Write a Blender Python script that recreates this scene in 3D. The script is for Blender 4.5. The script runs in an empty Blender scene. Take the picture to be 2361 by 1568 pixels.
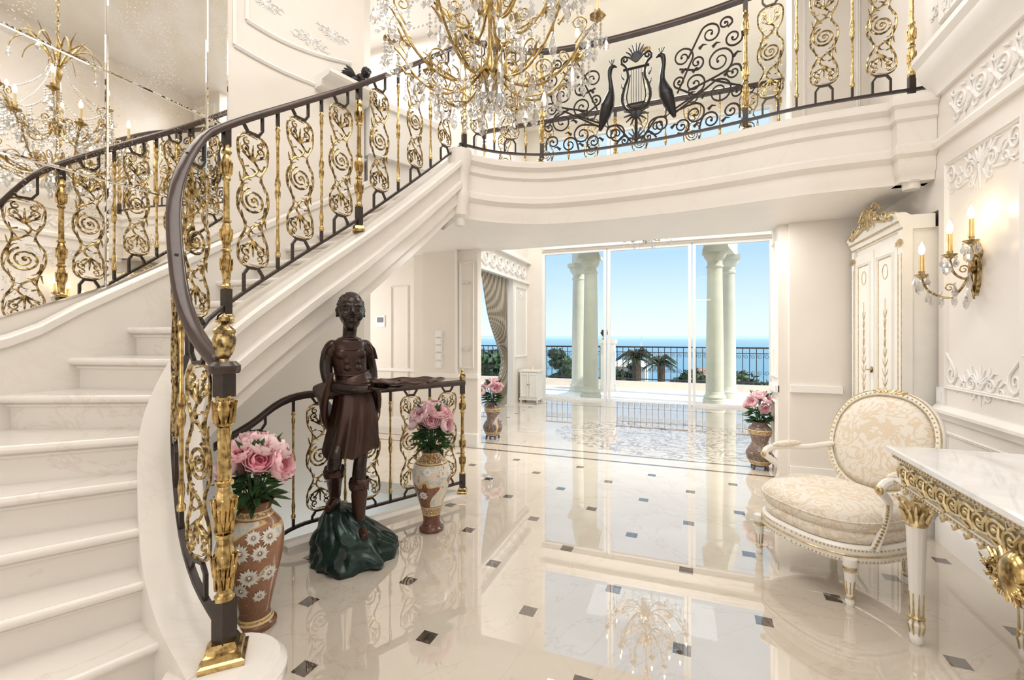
import bpy, bmesh, math, random
from mathutils import Vector, Matrix, noise
random.seed(7)
COL = bpy.context.scene.collection
PI = math.pi
sin, cos, rad = math.sin, math.cos, math.radians
TH = rad(20.5); S_, C_ = sin(TH), cos(TH); F = 1040.0; HC = 1.5

# ------------------------------------------------------------------ maths
def ray(px, py):
    u = (px-1180.5)/F; v = (773-py)/F
    return Vector((-S_+u*C_, C_+u*S_, v))
def at(px, py, t): return Vector((0, 0, HC))+ray(px, py)*t
def gz(px, py, z=0.0):
    r = ray(px, py); return Vector((0, 0, HC))+r*((z-HC)/r.z)
def onX(px, py, X):
    r = ray(px, py); return Vector((0, 0, HC))+r*(X/r.x)
def onY(px, py, Y):
    r = ray(px, py); return Vector((0, 0, HC))+r*(Y/r.y)
def catmull(pts, n=8, closed=False):
    P = [Vector(p) for p in pts]; m = len(P); out = []
    rng = m if closed else m-1
    for i in range(rng):
        if closed: p0, p1, p2, p3 = P[(i-1) % m], P[i], P[(i+1) % m], P[(i+2) % m]
        else: p0, p1, p2, p3 = P[max(i-1, 0)], P[i], P[i+1], P[min(i+2, m-1)]
        for k in range(n):
            t = k/n
            out.append(0.5*((2*p1)+(p2-p0)*t+(2*p0-5*p1+4*p2-p3)*t*t+(3*p1-p0-3*p2+p3)*t**3))
    if not closed: out.append(P[-1])
    return out
def spiral(c, r, turns, a0, d=1, n=26, rin=0.12):
    o = []
    for i in range(n+1):
        f = i/n; a = a0+d*turns*2*PI*f; rr = r*((1-f)**0.85*(1-rin)+rin)
        o.append((c[0]+rr*cos(a), c[1]+rr*sin(a)))
    return o
def scroll(p0, c, r, turns=1.6, d=1):
    a = math.atan2(p0[1]-c[1], p0[0]-c[0])
    sp = spiral(c, r, turns, a+d*0.9, d)
    pts = catmull([Vector((p0[0], p0[1], 0)), Vector((sp[0][0], sp[0][1], 0))]+[Vector((q[0], q[1], 0)) for q in sp[2::2]], 3)
    return [(p.x, p.y) for p in pts]
def circ(n): return [2*PI*k/n for k in range(n)]

# ------------------------------------------------------------------ mesh builder
class B:
    def __init__(s): s.v = []; s.f = []; s.m = []; s.cur = 0; s.M = None
    def add(s, vs, fs):
        n = len(s.v)
        if s.M is not None: vs = [s.M @ Vector(p) for p in vs]
        s.v += [tuple(p) for p in vs]
        s.f += [tuple(i+n for i in f) for f in fs]
        s.m += [s.cur]*len(fs)
        return s
    def box(s, x0, x1, y0, y1, z0, z1):
        return s.add([(x0, y0, z0), (x1, y0, z0), (x1, y1, z0), (x0, y1, z0), (x0, y0, z1), (x1, y0, z1), (x1, y1, z1), (x0, y1, z1)],
              [(0, 3, 2, 1), (4, 5, 6, 7), (0, 1, 5, 4), (1, 2, 6, 5), (2, 3, 7, 6), (3, 0, 4, 7)])
    def loft(s, rings, ring_closed=True, cap=True, path_closed=False):
        n = len(rings[0]); m = len(rings); vs = [p for r in rings for p in r]; fs = []
        for i in range(m if path_closed else m-1):
            j = (i+1) % m
            for k in range(n if ring_closed else n-1):
                l = (k+1) % n
                fs.append((i*n+k, i*n+l, j*n+l, j*n+k))
        if cap and not path_closed and ring_closed:
            fs.append(tuple(range(n))); fs.append(tuple((m-1)*n+k for k in range(n)))
        return s.add(vs, fs)
    def tube(s, pts, r, n=6, closed=False, up=None, asp=1.0):
        P = [Vector(p) for p in pts]; m = len(P)
        if m < 2: return s
        def R(i):
            if callable(r): return r(i/(m-1))
            if isinstance(r, (list, tuple)):
                x = i/(m-1)*(len(r)-1); k = min(int(x), len(r)-2); return r[k]+(r[k+1]-r[k])*(x-k)
            return r
        T = []
        for i in range(m):
            a = P[(i-1) % m] if closed else P[max(i-1, 0)]
            b = P[(i+1) % m] if closed else P[min(i+1, m-1)]
            t = (b-a)
            T.append(t.normalized() if t.length > 1e-9 else Vector((0, 0, 1)))
        N = Vector(up) if up else (Vector((0, 1, 0)) if abs(T[0].y) < 0.9 else Vector((1, 0, 0)))
        rings = []
        for i in range(m):
            N = N-T[i]*N.dot(T[i])
            if N.length < 1e-6: N = T[i].orthogonal()
            N.normalize(); Bn = T[i].cross(N); rr = R(i)
            off = PI/4 if n == 4 else 0
            rings.append([P[i]+N*(rr*asp*cos(off+2*PI*k/n))+Bn*(rr*sin(off+2*PI*k/n)) for k in range(n)])
        return s.loft(rings, True, True, closed)
    def lathe(s, prof, n=20, o=(0, 0, 0), mod=None, cap=True):
        rings = []
        for (r, z) in prof:
            r = max(r, 0.0004)
            rings.append([(o[0]+r*(mod(2*PI*k/n, z) if mod else 1)*cos(2*PI*k/n), o[1]+r*(mod(2*PI*k/n, z) if mod else 1)*sin(2*PI*k/n), o[2]+z) for k in range(n)])
        return s.loft(rings, True, cap)
    def ell(s, c, r, nu=14, nv=9, rot=None):
        rings = []
        for j in range(nv+1):
            a = -PI/2+PI*j/nv; q = max(cos(a), 0.01)
            ring = []
            for k in range(nu):
                p = Vector((r[0]*q*cos(2*PI*k/nu), r[1]*q*sin(2*PI*k/nu), r[2]*sin(a)))
                if rot: p = rot @ p
                ring.append(Vector(c)+p)
            rings.append(ring)
        return s.loft(rings)
    def prism(s, poly, mapf, d0, d1):
        n = len(poly)
        vs = [mapf(p[0], p[1], d0) for p in poly]+[mapf(p[0], p[1], d1) for p in poly]
        return s.add(vs, [tuple(range(n)), tuple(range(n, 2*n))]+[(k, (k+1) % n, n+(k+1) % n, n+k) for k in range(n)])
    def sweep(s, pts, prof, zmin=None, cap=True, closed=False):
        P = [Vector(p) for p in pts]; m = len(P); rings = []
        for i in range(m):
            a = P[(i-1) % m] if closed else P[max(i-1, 0)]
            b = P[(i+1) % m] if closed else P[min(i+1, m-1)]
            t = Vector((b.x-a.x, b.y-a.y)); t.normalize(); nx, ny = t.y, -t.x
            ring = []
            for (o, d) in prof:
                z = P[i].z+d
                if zmin is not None: z = max(z, zmin)
                ring.append((P[i].x+nx*o, P[i].y+ny*o, z))
            rings.append(ring)
        return s.loft(rings, True, cap, closed)

WM = {}
def wm(o): return WM.get(o.name, Matrix.Identity(4)) if o else Matrix.Identity(4)
def build(b, name, mats, parent=None, world=False, smooth=True, ang=38, loc=None, rotz=0.0):
    me = bpy.data.meshes.new(name)
    vs = b.v
    if world and parent:
        inv = wm(parent).inverted(); vs = [inv @ Vector(v) for v in vs]
    me.from_pydata([tuple(v) for v in vs], [], b.f)
    if not isinstance(mats, (list, tuple)): mats = [mats]
    for m in mats: me.materials.append(m)
    me.polygons.foreach_set('material_index', b.m)
    bm = bmesh.new(); bm.from_mesh(me); bmesh.ops.recalc_face_normals(bm, faces=bm.faces); bm.to_mesh(me); bm.free()
    if smooth:
        me.polygons.foreach_set('use_smooth', [True]*len(me.polygons))
        try: me.set_sharp_from_angle(angle=rad(ang))
        except Exception: pass
    me.update()
    return inst(me, name, parent, loc or (0, 0, 0), rotz)
def inst(me, name, parent=None, loc=(0, 0, 0), rotz=0.0, sc=None, rot=None):
    o = bpy.data.objects.new(name, me); COL.objects.link(o)
    o.location = loc; o.rotation_euler = rot if rot else (0, 0, rotz)
    if sc: o.scale = sc if isinstance(sc, (tuple, list)) else (sc, sc, sc)
    o.parent = parent
    WM[o.name] = wm(parent) @ Matrix.LocRotScale(Vector(loc), o.rotation_euler.copy(), o.scale.copy())
    return o
def tag(o, label, cat, group=None, kind=None):
    o['label'] = label; o['category'] = cat
    if group: o['group'] = group
    if kind: o['kind'] = kind
    return o
def thing(name, label, cat, loc=(0, 0, 0), rotz=0.0, group=None, kind=None):
    o = bpy.data.objects.new(name, None); COL.objects.link(o); o.empty_display_size = 0.1
    o.location = loc; o.rotation_euler = (0, 0, rotz)
    WM[o.name] = Matrix.LocRotScale(Vector(loc), o.rotation_euler.copy(), None)
    return tag(o, label, cat, group, kind)
def struct(b, name, m, smooth=False, ang=35):
    o = build(b, name, m, smooth=smooth, ang=ang); o['kind'] = 'structure'; return o
def remesh(o, vox=0.007, it=4):
    r = o.modifiers.new('Remesh', 'REMESH'); r.mode = 'VOXEL'; r.voxel_size = vox; r.use_smooth_shade = True
    s = o.modifiers.new('Smooth', 'SMOOTH'); s.iterations = it; s.factor = 0.5
    return o

# ------------------------------------------------------------------ materials
def newmat(name):
    m = bpy.data.materials.new(name); m.use_nodes = True; nt = m.node_tree; nt.nodes.clear()
    out = nt.nodes.new('ShaderNodeOutputMaterial'); return m, nt, out
def MA(nt, op, a, b=None, c=None):
    n = nt.nodes.new('ShaderNodeMath'); n.operation = op
    for i, x in enumerate((a, b, c)):
        if x is None: continue
        if isinstance(x, (int, float)): n.inputs[i].default_value = x
        else: nt.links.new(x, n.inputs[i])
    return n.outputs[0]
def MIX(nt, f, a, b):
    n = nt.nodes.new('ShaderNodeMix'); n.data_type = 'RGBA'
    for s, x in ((n.inputs[0], f), (n.inputs[6], a), (n.inputs[7], b)):
        if isinstance(x, (int, float)): s.default_value = x
        elif isinstance(x, (tuple, list)): s.default_value = (x[0], x[1], x[2], 1)
        else: nt.links.new(x, s)
    return n.outputs[2]
def RAMP(nt, f, stops):
    n = nt.nodes.new('ShaderNodeValToRGB'); nt.links.new(f, n.inputs[0]); e = n.color_ramp.elements
    while len(e) < len(stops): e.new(0.5)
    for i, (p, c) in enumerate(stops): e[i].position = p; e[i].color = (c[0], c[1], c[2], 1)
    return n.outputs[0]
def NOISE(nt, co, scale, detail=4, rough=0.55, dist=0):
    n = nt.nodes.new('ShaderNodeTexNoise'); nt.links.new(co, n.inputs['Vector']); n.inputs['Scale'].default_value = scale
    n.inputs['Detail'].default_value = detail; n.inputs['Roughness'].default_value = rough; n.inputs['Distortion'].default_value = dist
    return n.outputs[0]
def BSDF(nt, out, col, rough=0.5, metal=0.0, ior=1.5, bump=None, bstr=0.2, **kw):
    p = nt.nodes.new('ShaderNodeBsdfPrincipled')
    for s, x in ((p.inputs['Base Color'], col), (p.inputs['Roughness'], rough), (p.inputs['Metallic'], metal)):
        if isinstance(x, (int, float)): s.default_value = x
        elif isinstance(x, (tuple, list)): s.default_value = (x[0], x[1], x[2], 1)
        else: nt.links.new(x, s)
    p.inputs['IOR'].default_value = ior
    for k, x in kw.items(): p.inputs[k.replace('_', ' ')].default_value = x
    if bump is not None:
        b = nt.nodes.new('ShaderNodeBump'); b.inputs['Strength'].default_value = bstr; b.inputs['Distance'].default_value = 0.01
        nt.links.new(bump, b.inputs['Height']); nt.links.new(b.outputs[0], p.inputs['Normal'])
    nt.links.new(p.outputs[0], out.inputs[0]); return p
def coord(nt, w='Object'):
    n = nt.nodes.new('ShaderNodeTexCoord'); return n.outputs[w]
def posn(nt):
    return nt.nodes.new('ShaderNodeNewGeometry').outputs['Position']
def pm(name, base, rough=0.5, metal=0.0, var=0.08, scale=6, bump=0.0, bscale=30, dark=None, lo_hi=(0.3, 0.7), **kw):
    m, nt, out = newmat(name); co = coord(nt)
    f = NOISE(nt, co, scale)
    lo = dark if dark else tuple(x*(1-var) for x in base); hi = base if dark else tuple(min(1, x*(1+var)) for x in base)
    col = RAMP(nt, f, [(lo_hi[0], lo), (lo_hi[1], hi)])
    bp = NOISE(nt, co, bscale) if bump > 0 else None
    BSDF(nt, out, col, rough, metal, bump=bp, bstr=bump, **kw); return m

M_wall = pm('wall_paint', (0.80, 0.75, 0.685), 0.5, var=0.02, scale=3)
M_panel = pm('wall_panel_paint', (0.83, 0.78, 0.735), 0.30, var=0.025, scale=2.5)
M_trim = pm('white_plaster', (0.86, 0.83, 0.79), 0.4, var=0.015, scale=4)
M_orn = pm('ornament_plaster', (0.87, 0.855, 0.835), 0.4, var=0.03, scale=30)
M_ceil = pm('ceiling_paint', (0.88, 0.86, 0.83), 0.6, var=0.01, scale=2)
M_hallceil = pm('hall_ceiling_paint', (0.87, 0.82, 0.74), 0.6, var=0.05, scale=1.2)
M_gold = pm('bronze_gilt', (0.60, 0.45, 0.21), 0.24, 1.0, dark=(0.09, 0.06, 0.03), scale=34, lo_hi=(0.40, 0.61))
M_postgold = pm('polished_gilt', (0.68, 0.50, 0.22), 0.2, 1.0, dark=(0.20, 0.125, 0.05), scale=30, lo_hi=(0.36, 0.59))
M_oldgold = pm('antique_gold', (0.64, 0.50, 0.26), 0.3, 1.0, dark=(0.17, 0.11, 0.05), scale=34, lo_hi=(0.36, 0.6))
M_pale = pm('pale_gilding', (0.76, 0.62, 0.37), 0.34, 0.85, dark=(0.42, 0.32, 0.17), scale=30)
M_chgold = pm('chandelier_gilt', (0.64, 0.47, 0.20), 0.26, 1.0, dark=(0.20, 0.125, 0.045), scale=24)
M_iron = pm('dark_bronze_iron', (0.040, 0.029, 0.025), 0.35, 0.3, var=0.25, scale=14)
M_rail = pm('brown_handrail', (0.060, 0.040, 0.034), 0.24, 0.2, var=0.2, scale=10)
M_black = pm('black_bronze', (0.014, 0.012, 0.013), 0.33, 0.3, var=0.3, scale=8)
M_skin = pm('statue_bronze_dark', (0.026, 0.0155, 0.012), 0.24, 0.3, var=0.25, scale=7)
M_tunic = pm('statue_bronze_brown', (0.060, 0.026, 0.017), 0.28, 0.35, dark=(0.028, 0.014, 0.010), scale=5)
M_boot = pm('statue_bronze_boot', (0.070, 0.030, 0.019), 0.26, 0.35, dark=(0.036, 0.017, 0.012), scale=5)
M_rock = pm('statue_green_rock', (0.014, 0.042, 0.035), 0.26, 0.3, dark=(0.005, 0.012, 0.011), scale=8, bump=0.15, bscale=22)
M_lac = pm('white_lacquer', (0.85, 0.82, 0.765), 0.3, var=0.03, scale=8)
M_white = pm('white_plastic', (0.87, 0.87, 0.86), 0.3, var=0.02)
M_screen = pm('dark_screen', (0.05, 0.06, 0.07), 0.2, var=0.1)
M_candle = pm('candle_sleeve', (0.86, 0.72, 0.46), 0.35, var=0.05)
M_gcandle = pm('gilt_candle_sleeve', (0.85, 0.62, 0.26), 0.25, 0.8, var=0.15, scale=20)
M_leaf = pm('bouquet_leaf', (0.045, 0.11, 0.035), 0.45, var=0.5, scale=25)
M_stone = pm('terrace_stone', (0.88, 0.84, 0.78), 0.7, var=0.04, scale=3, bump=0.1)
M_colm = pm('column_stone', (0.65, 0.62, 0.53), 0.7, var=0.05, scale=5, bump=0.1)
M_peach = pm('terrace_peach', (0.80, 0.68, 0.57), 0.8, var=0.05)
M_tree = pm('tree_leaf', (0.040, 0.085, 0.032), 0.6, var=0.6, scale=1.2)
M_palm = pm('palm_leaf', (0.055, 0.085, 0.035), 0.5, var=0.5, scale=1.2)
M_bark = pm('bark', (0.12, 0.085, 0.055), 0.8, var=0.3, scale=9)
M_hill = pm('hill', (0.34, 0.42, 0.44), 0.9, var=0.15, scale=0.01)
M_ground = pm('garden_ground', (0.07, 0.11, 0.05), 0.9, var=0.4, scale=0.3)
M_house = pm('house_render', (0.72, 0.68, 0.62), 0.7, var=0.05)
M_rooft = pm('roof_tile', (0.42, 0.24, 0.17), 0.8, var=0.2, scale=3)

def marble(name, base, rough, vein=(0.62, 0.54, 0.46), vs=0.9, amt=0.3):
    m, nt, out = newmat(name); P = posn(nt)
    cl = NOISE(nt, P, 1.6, 5); b = RAMP(nt, cl, [(0.3, tuple(x*0.95 for x in base)), (0.7, base)])
    w = NOISE(nt, P, vs, 8, 0.62, 1.2)
    d = MA(nt, 'ABSOLUTE', MA(nt, 'SUBTRACT', w, 0.5))
    f = MA(nt, 'MULTIPLY', MA(nt, 'SUBTRACT', 1.0, MA(nt, 'MINIMUM', MA(nt, 'MULTIPLY', d, 75), 1.0)), amt)
    c = MIX(nt, f, b, vein)
    BSDF(nt, out, c, rough); return m
M_marble = marble('cream_marble', (0.83, 0.785, 0.73), 0.18, amt=0.15)
M_step = marble('step_marble', (0.83, 0.785, 0.73), 0.16, amt=0.38, vs=1.3)

def floor_mat():
    m, nt, out = newmat('polished_floor_marble'); P = posn(nt)
    sp = nt.nodes.new('ShaderNodeSeparateXYZ'); nt.links.new(P, sp.inputs[0]); X, Y = sp.outputs[0], sp.outputs[1]
    cl = NOISE(nt, P, 1.3, 5); b = RAMP(nt, cl, [(0.3, (0.575, 0.505, 0.42)), (0.7, (0.665, 0.60, 0.515))])
    w = NOISE(nt, P, 0.9, 8, 0.62, 1.4); d = MA(nt, 'ABSOLUTE', MA(nt, 'SUBTRACT', w, 0.5))
    f = MA(nt, 'MULTIPLY', MA(nt, 'SUBTRACT', 1.0, MA(nt, 'MINIMUM', MA(nt, 'MULTIPLY', d, 85), 1.0)), 0.30)
    c = MIX(nt, f, b, (0.44, 0.33, 0.23))
    dx = MA(nt, 'SUBTRACT', X, -1.962); dy = MA(nt, 'SUBTRACT', Y, 1.979); a = rad(43); L = 0.553
    p = MA(nt, 'ADD', MA(nt, 'MULTIPLY', dx, cos(a)/L), MA(nt, 'MULTIPLY', dy, sin(a)/L))
    q = MA(nt, 'ADD', MA(nt, 'MULTIPLY', dx, -sin(a)/L), MA(nt, 'MULTIPLY', dy, cos(a)/L))
    def wrap(s): return MA(nt, 'ABSOLUTE', MA(nt, 'SUBTRACT', MA(nt, 'FRACT', MA(nt, 'ADD', s, 100.5)), 0.5))
    wp, wq = wrap(p), wrap(q)
    near = MA(nt, 'LESS_THAN', Y, 5.35)
    dot = MA(nt, 'MULTIPLY', MA(nt, 'LESS_THAN', MA(nt, 'ADD', wp, wq), 0.105), near)
    gr = MA(nt, 'MULTIPLY', MA(nt, 'LESS_THAN', MA(nt, 'MINIMUM', wp, wq), 0.0035), near)
    c = MIX(nt, MA(nt, 'MULTIPLY', gr, 0.2), c, (0.42, 0.33, 0.25))
    dn = NOISE(nt, P, 30, 5); dark = RAMP(nt, dn, [(0.35, (0.04, 0.03, 0.025)), (0.65, (0.14, 0.105, 0.085))])
    c = MIX(nt, dot, c, dark)
    for y0, y1 in ((5.42, 5.47), (5.74, 5.79), (9.5, 9.55)):
        s = MA(nt, 'MULTIPLY', MA(nt, 'GREATER_THAN', Y, y0), MA(nt, 'LESS_THAN', Y, y1)); c = MIX(nt, s, c, (0.11, 0.085, 0.07))
    ex = MA(nt, 'DIVIDE', MA(nt, 'SUBTRACT', X, -0.1), 1.75); ey = MA(nt, 'DIVIDE', MA(nt, 'SUBTRACT', Y, 7.0), 1.2)
    rr = MA(nt, 'SQRT', MA(nt, 'ADD', MA(nt, 'MULTIPLY', ex, ex), MA(nt, 'MULTIPLY', ey, ey)))
    inn = MA(nt, 'LESS_THAN', rr, 1.0)
    wn = NOISE(nt, P, 3.2, 3, 0.5, 2.5); band = MA(nt, 'LESS_THAN', MA(nt, 'ABSOLUTE', MA(nt, 'SUBTRACT', wn, 0.5)), 0.04)
    c = MIX(nt, MA(nt, 'MULTIPLY', MA(nt, 'MULTIPLY', band, inn), 0.75), c, (0.22, 0.17, 0.145))
    bx = MA(nt, 'LESS_THAN', MA(nt, 'ABSOLUTE', MA(nt, 'SUBTRACT', X, -2.95)), 0.035)
    by = MA(nt, 'LESS_THAN', MA(nt, 'ABSOLUTE', MA(nt, 'SUBTRACT', MA(nt, 'FRACT', MA(nt, 'MULTIPLY', Y, 2.4)), 0.5)), 0.1)
    c = MIX(nt, MA(nt, 'MULTIPLY', MA(nt, 'MULTIPLY', bx, by), MA(nt, 'GREATER_THAN', Y, 5.9)), c, (0.12, 0.09, 0.08))
    BSDF(nt, out, c, 0.0, ior=2.7); return m
M_floor = floor_mat()

def mirror_mat():
    m, nt, out = newmat('antique_mirror'); P = posn(nt)
    n1 = NOISE(nt, P, 75, 3, 0.7); n2 = NOISE(nt, P, 2.2, 4)
    sp = MA(nt, 'GREATER_THAN', MA(nt, 'ADD', n1, MA(nt, 'MULTIPLY', n2, 0.75)), 1.03)
    n3 = NOISE(nt, P, 3.5, 5)
    base = RAMP(nt, n3, [(0.35, (0.89, 0.84, 0.75)), (0.62, (0.97, 0.96, 0.93))])
    c = MIX(nt, MA(nt, 'MULTIPLY', sp, 0.65), base, (0.42, 0.33, 0.22))
    r = MA(nt, 'ADD', MA(nt, 'MULTIPLY', sp, 0.4), 0.015)
    BSDF(nt, out, c, r, 1.0); return m
M_mirror = mirror_mat()
def glass_mat(name, f0, amt, tint=(1, 1, 1)):
    m, nt, out = newmat(name); t = nt.nodes.new('ShaderNodeBsdfTransparent'); t.inputs[0].default_value = (*tint, 1)
    g = nt.nodes.new('ShaderNodeBsdfGlossy'); g.inputs['Roughness'].default_value = 0.02
    mx = nt.nodes.new('ShaderNodeMixShader'); lw = nt.nodes.new('ShaderNodeLayerWeight'); lw.inputs[0].default_value = 0.4
    f = MA(nt, 'ADD', MA(nt, 'MULTIPLY', lw.outputs['Facing'], amt), f0)
    nt.links.new(f, mx.inputs[0]); nt.links.new(t.outputs[0], mx.inputs[1]); nt.links.new(g.outputs[0], mx.inputs[2]); nt.links.new(mx.outputs[0], out.inputs[0]); return m
M_glass = glass_mat('window_glass', 0.015, 0.04, (0.975, 0.99, 0.982))
M_crystal = glass_mat('crystal', 0.34, 0.45, (0.90, 0.905, 0.91))
def emit_mat(name, col, s):
    m, nt, out = newmat(name); e = nt.nodes.new('ShaderNodeEmission'); co = coord(nt)
    c = RAMP(nt, NOISE(nt, co, 5), [(0.2, col), (0.8, tuple(min(1, x*1.1) for x in col))]); nt.links.new(c, e.inputs[0]); e.inputs[1].default_value = s
    nt.links.new(e.outputs[0], out.inputs[0]); return m
M_bulb = emit_mat('lit_bulb', (1, 0.76, 0.44), 9)
M_bulb2 = emit_mat('sconce_lit_bulb', (1, 0.72, 0.38), 28)
def petal_mat(name, a, b):
    m, nt, out = newmat(name); co = coord(nt)
    v = nt.nodes.new('ShaderNodeVectorMath'); v.operation = 'LENGTH'; nt.links.new(co, v.inputs[0])
    n = NOISE(nt, co, 2.5, 2); f = MA(nt, 'ADD', MA(nt, 'MULTIPLY', v.outputs['Value'], 0.55), MA(nt, 'MULTIPLY', n, 0.30))
    BSDF(nt, out, RAMP(nt, f, [(0.36, a), (0.85, b)]), 0.6); return m
M_pink = petal_mat('peony_pink', (0.84, 0.24, 0.34), (0.97, 0.68, 0.72))
M_palep = petal_mat('peony_pale', (0.90, 0.42, 0.50), (0.98, 0.82, 0.83))
def damask(name):
    m, nt, out = newmat(name); co = coord(nt)
    n = NOISE(nt, co, 7, 3, 0.5, 2.6)
    f = MA(nt, 'LESS_THAN', MA(nt, 'ABSOLUTE', MA(nt, 'SUBTRACT', n, 0.5)), 0.045)
    f2 = MA(nt, 'MULTIPLY', f, 0.48)
    c = MIX(nt, f2, (0.81, 0.745, 0.66), (0.65, 0.48, 0.27))
    BSDF(nt, out, c, 0.6, bump=NOISE(nt, co, 180, 2), bstr=0.1); return m
M_fabric = damask('cream_damask')
def vase_mat(name, base, dark, panel, thr=0.52, bands=((0.13, 0.19), (0.53, 0.60)), fine=0.55):
    m, nt, out = newmat(name); co = coord(nt)
    sp = nt.nodes.new('ShaderNodeSeparateXYZ'); nt.links.new(co, sp.inputs[0]); Z = sp.outputs[2]
    n = NOISE(nt, co, 3, 2); zz = MA(nt, 'ADD', MA(nt, 'MULTIPLY', Z, 0.9), MA(nt, 'MULTIPLY', n, 0.3))
    c = RAMP(nt, zz, [(0.12, dark), (0.42, base), (0.62, base), (0.72, dark)])
    w = NOISE(nt, co, 4.2, 1, 0.4, 0.6); pf = MA(nt, 'GREATER_THAN', w, thr)
    z1 = MA(nt, 'MULTIPLY', MA(nt, 'GREATER_THAN', Z, bands[0][1]+.01), MA(nt, 'LESS_THAN', Z, bands[1][0]-.01))
    pc = RAMP(nt, NOISE(nt, co, 16, 3), [(0.32, (0.36, 0.17, 0.10)), (0.40, panel), (0.52, panel), (0.58, (0.40, 0.52, 0.58)), (0.64, panel), (0.72, (0.28, 0.34, 0.24))])
    c = MIX(nt, MA(nt, 'MULTIPLY', pf, z1), c, pc)
    ed = MA(nt, 'MULTIPLY', MA(nt, 'LESS_THAN', MA(nt, 'ABSOLUTE', MA(nt, 'SUBTRACT', w, thr)), 0.008), z1)
    c = MIX(nt, ed, c, (0.62, 0.45, 0.20))
    l = NOISE(nt, co, 26, 2, 0.5, 1.5); lf = MA(nt, 'MULTIPLY', MA(nt, 'LESS_THAN', MA(nt, 'ABSOLUTE', MA(nt, 'SUBTRACT', l, 0.5)), 0.012), MA(nt, 'SUBTRACT', 1.0, pf))
    c = MIX(nt, MA(nt, 'MULTIPLY', lf, fine), c, (0.62, 0.47, 0.28))
    v = nt.nodes.new('ShaderNodeTexVoronoi'); v.inputs['Scale'].default_value = 42; nt.links.new(co, v.inputs['Vector'])
    bc = RAMP(nt, v.outputs['Distance'], [(0.25, (0.72, 0.60, 0.40)), (0.4, (0.20, 0.085, 0.045)), (0.7, (0.55, 0.38, 0.18))])
    for a, b_ in bands:
        bf_ = MA(nt, 'MULTIPLY', MA(nt, 'GREATER_THAN', Z, a), MA(nt, 'LESS_THAN', Z, b_)); c = MIX(nt, bf_, c, bc)
        for e in (a, b_):
            c = MIX(nt, MA(nt, 'LESS_THAN', MA(nt, 'ABSOLUTE', MA(nt, 'SUBTRACT', Z, e)), 0.004), c, (0.70, 0.52, 0.24))
    BSDF(nt, out, c, 0.16); return m
M_vase = vase_mat('painted_brown_vase', (0.33, 0.165, 0.09), (0.15, 0.06, 0.03), (0.72, 0.65, 0.54), 0.59, ((0.04, 0.055), (0.575, 0.60)), 0.25)
M_vase2 = vase_mat('painted_red_vase', (0.22, 0.085, 0.05), (0.11, 0.04, 0.027), (0.72, 0.65, 0.54), 0.45)
M_vase3 = vase_mat('painted_grey_vase', (0.17, 0.115, 0.10), (0.065, 0.042, 0.038), (0.52, 0.45, 0.39), 0.55, ((0.06, 0.10), (0.40, 0.44)), 0.9)
M_daisy = pm('vase_white_flower', (0.82, 0.79, 0.74), 0.3, var=0.08, scale=30)
def curtain_mat():
    m, nt, out = newmat('striped_silk'); co = coord(nt); sp = nt.nodes.new('ShaderNodeSeparateXYZ'); nt.links.new(co, sp.inputs[0])
    f = MA(nt, 'SINE', MA(nt, 'MULTIPLY', sp.outputs[1], 120)); f = MA(nt, 'ADD', MA(nt, 'MULTIPLY', f, 0.5), 0.5)
    BSDF(nt, out, RAMP(nt, f, [(0.3, (0.22, 0.19, 0.14)), (0.7, (0.42, 0.385, 0.32))]), 0.4); return m
M_curtain = curtain_mat()
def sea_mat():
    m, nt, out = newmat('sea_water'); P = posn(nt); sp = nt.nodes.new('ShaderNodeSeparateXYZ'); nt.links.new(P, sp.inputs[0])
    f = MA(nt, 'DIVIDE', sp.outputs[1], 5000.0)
    c = RAMP(nt, f, [(0.04, (0.14, 0.28, 0.37)), (0.25, (0.20, 0.35, 0.44)), (0.95, (0.40, 0.54, 0.60))])  # paler with distance: horizon haze painted into the water colour
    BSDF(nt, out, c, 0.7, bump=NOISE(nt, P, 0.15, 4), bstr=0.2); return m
M_sea = sea_mat()
def tabletop_mat():
    m, nt, out = newmat('white_onyx_top'); P = posn(nt)
    BSDF(nt, out, RAMP(nt, NOISE(nt, P, 2.5, 6, 0.6, 1.5), [(0.3, (0.74, 0.73, 0.72)), (0.65, (0.85, 0.84, 0.83))]), 0.05, ior=1.6); return m
M_top = tabletop_mat()
M_dpaint = pm('painted_cream_door', (0.84, 0.81, 0.75), 0.35, var=0.03, scale=5)

# ------------------------------------------------------------------ paths: stair string, balcony edge
ZB = 3.27; NR = 19; RI = ZB/NR; ZSOF = 2.66
INN = catmull([(-1.63, 1.227, 0.27), (-1.85, 1.26, 0.43), (-2.04, 1.325, 0.66), (-2.27, 1.46, 1.08), (-2.365, 1.63, 1.40), (-2.375, 1.80, 1.57), (-2.335, 2.25, 1.90), (-2.25, 2.755, 2.27), (-2.15, 3.35, 2.74), (-2.045, 3.99, ZB)], 10)
def inner(z):
    if z <= INN[0].z: return INN[0].copy()
    for a, b in zip(INN, INN[1:]):
        if b.z >= z: return a.lerp(b, (z-a.z)/max(1e-6, b.z-a.z))
    return INN[-1].copy()
OUT = {1: (-2.1, -0.7), 2: (-2.5, -0.6), 3: (-2.9, -0.5), 4: (-3.1, -0.25), 5: (-3.15, 0.2), 6: (-3.15, 0.62), 7: (-3.15, 1.22), 8: (-3.15, 1.5), 9: (-3.15, 1.78), 10: (-3.15, 2.06), 11: (-3.15, 2.34), 12: (-3.14, 2.62), 13: (-3.1, 2.9), 14: (-3.03, 3.18), 15: (-2.95, 3.45), 16: (-2.86, 3.7), 17: (-2.75, 3.95), 18: (-2.62, 4.18), 19: (-2.45, 4.4)}
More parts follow.
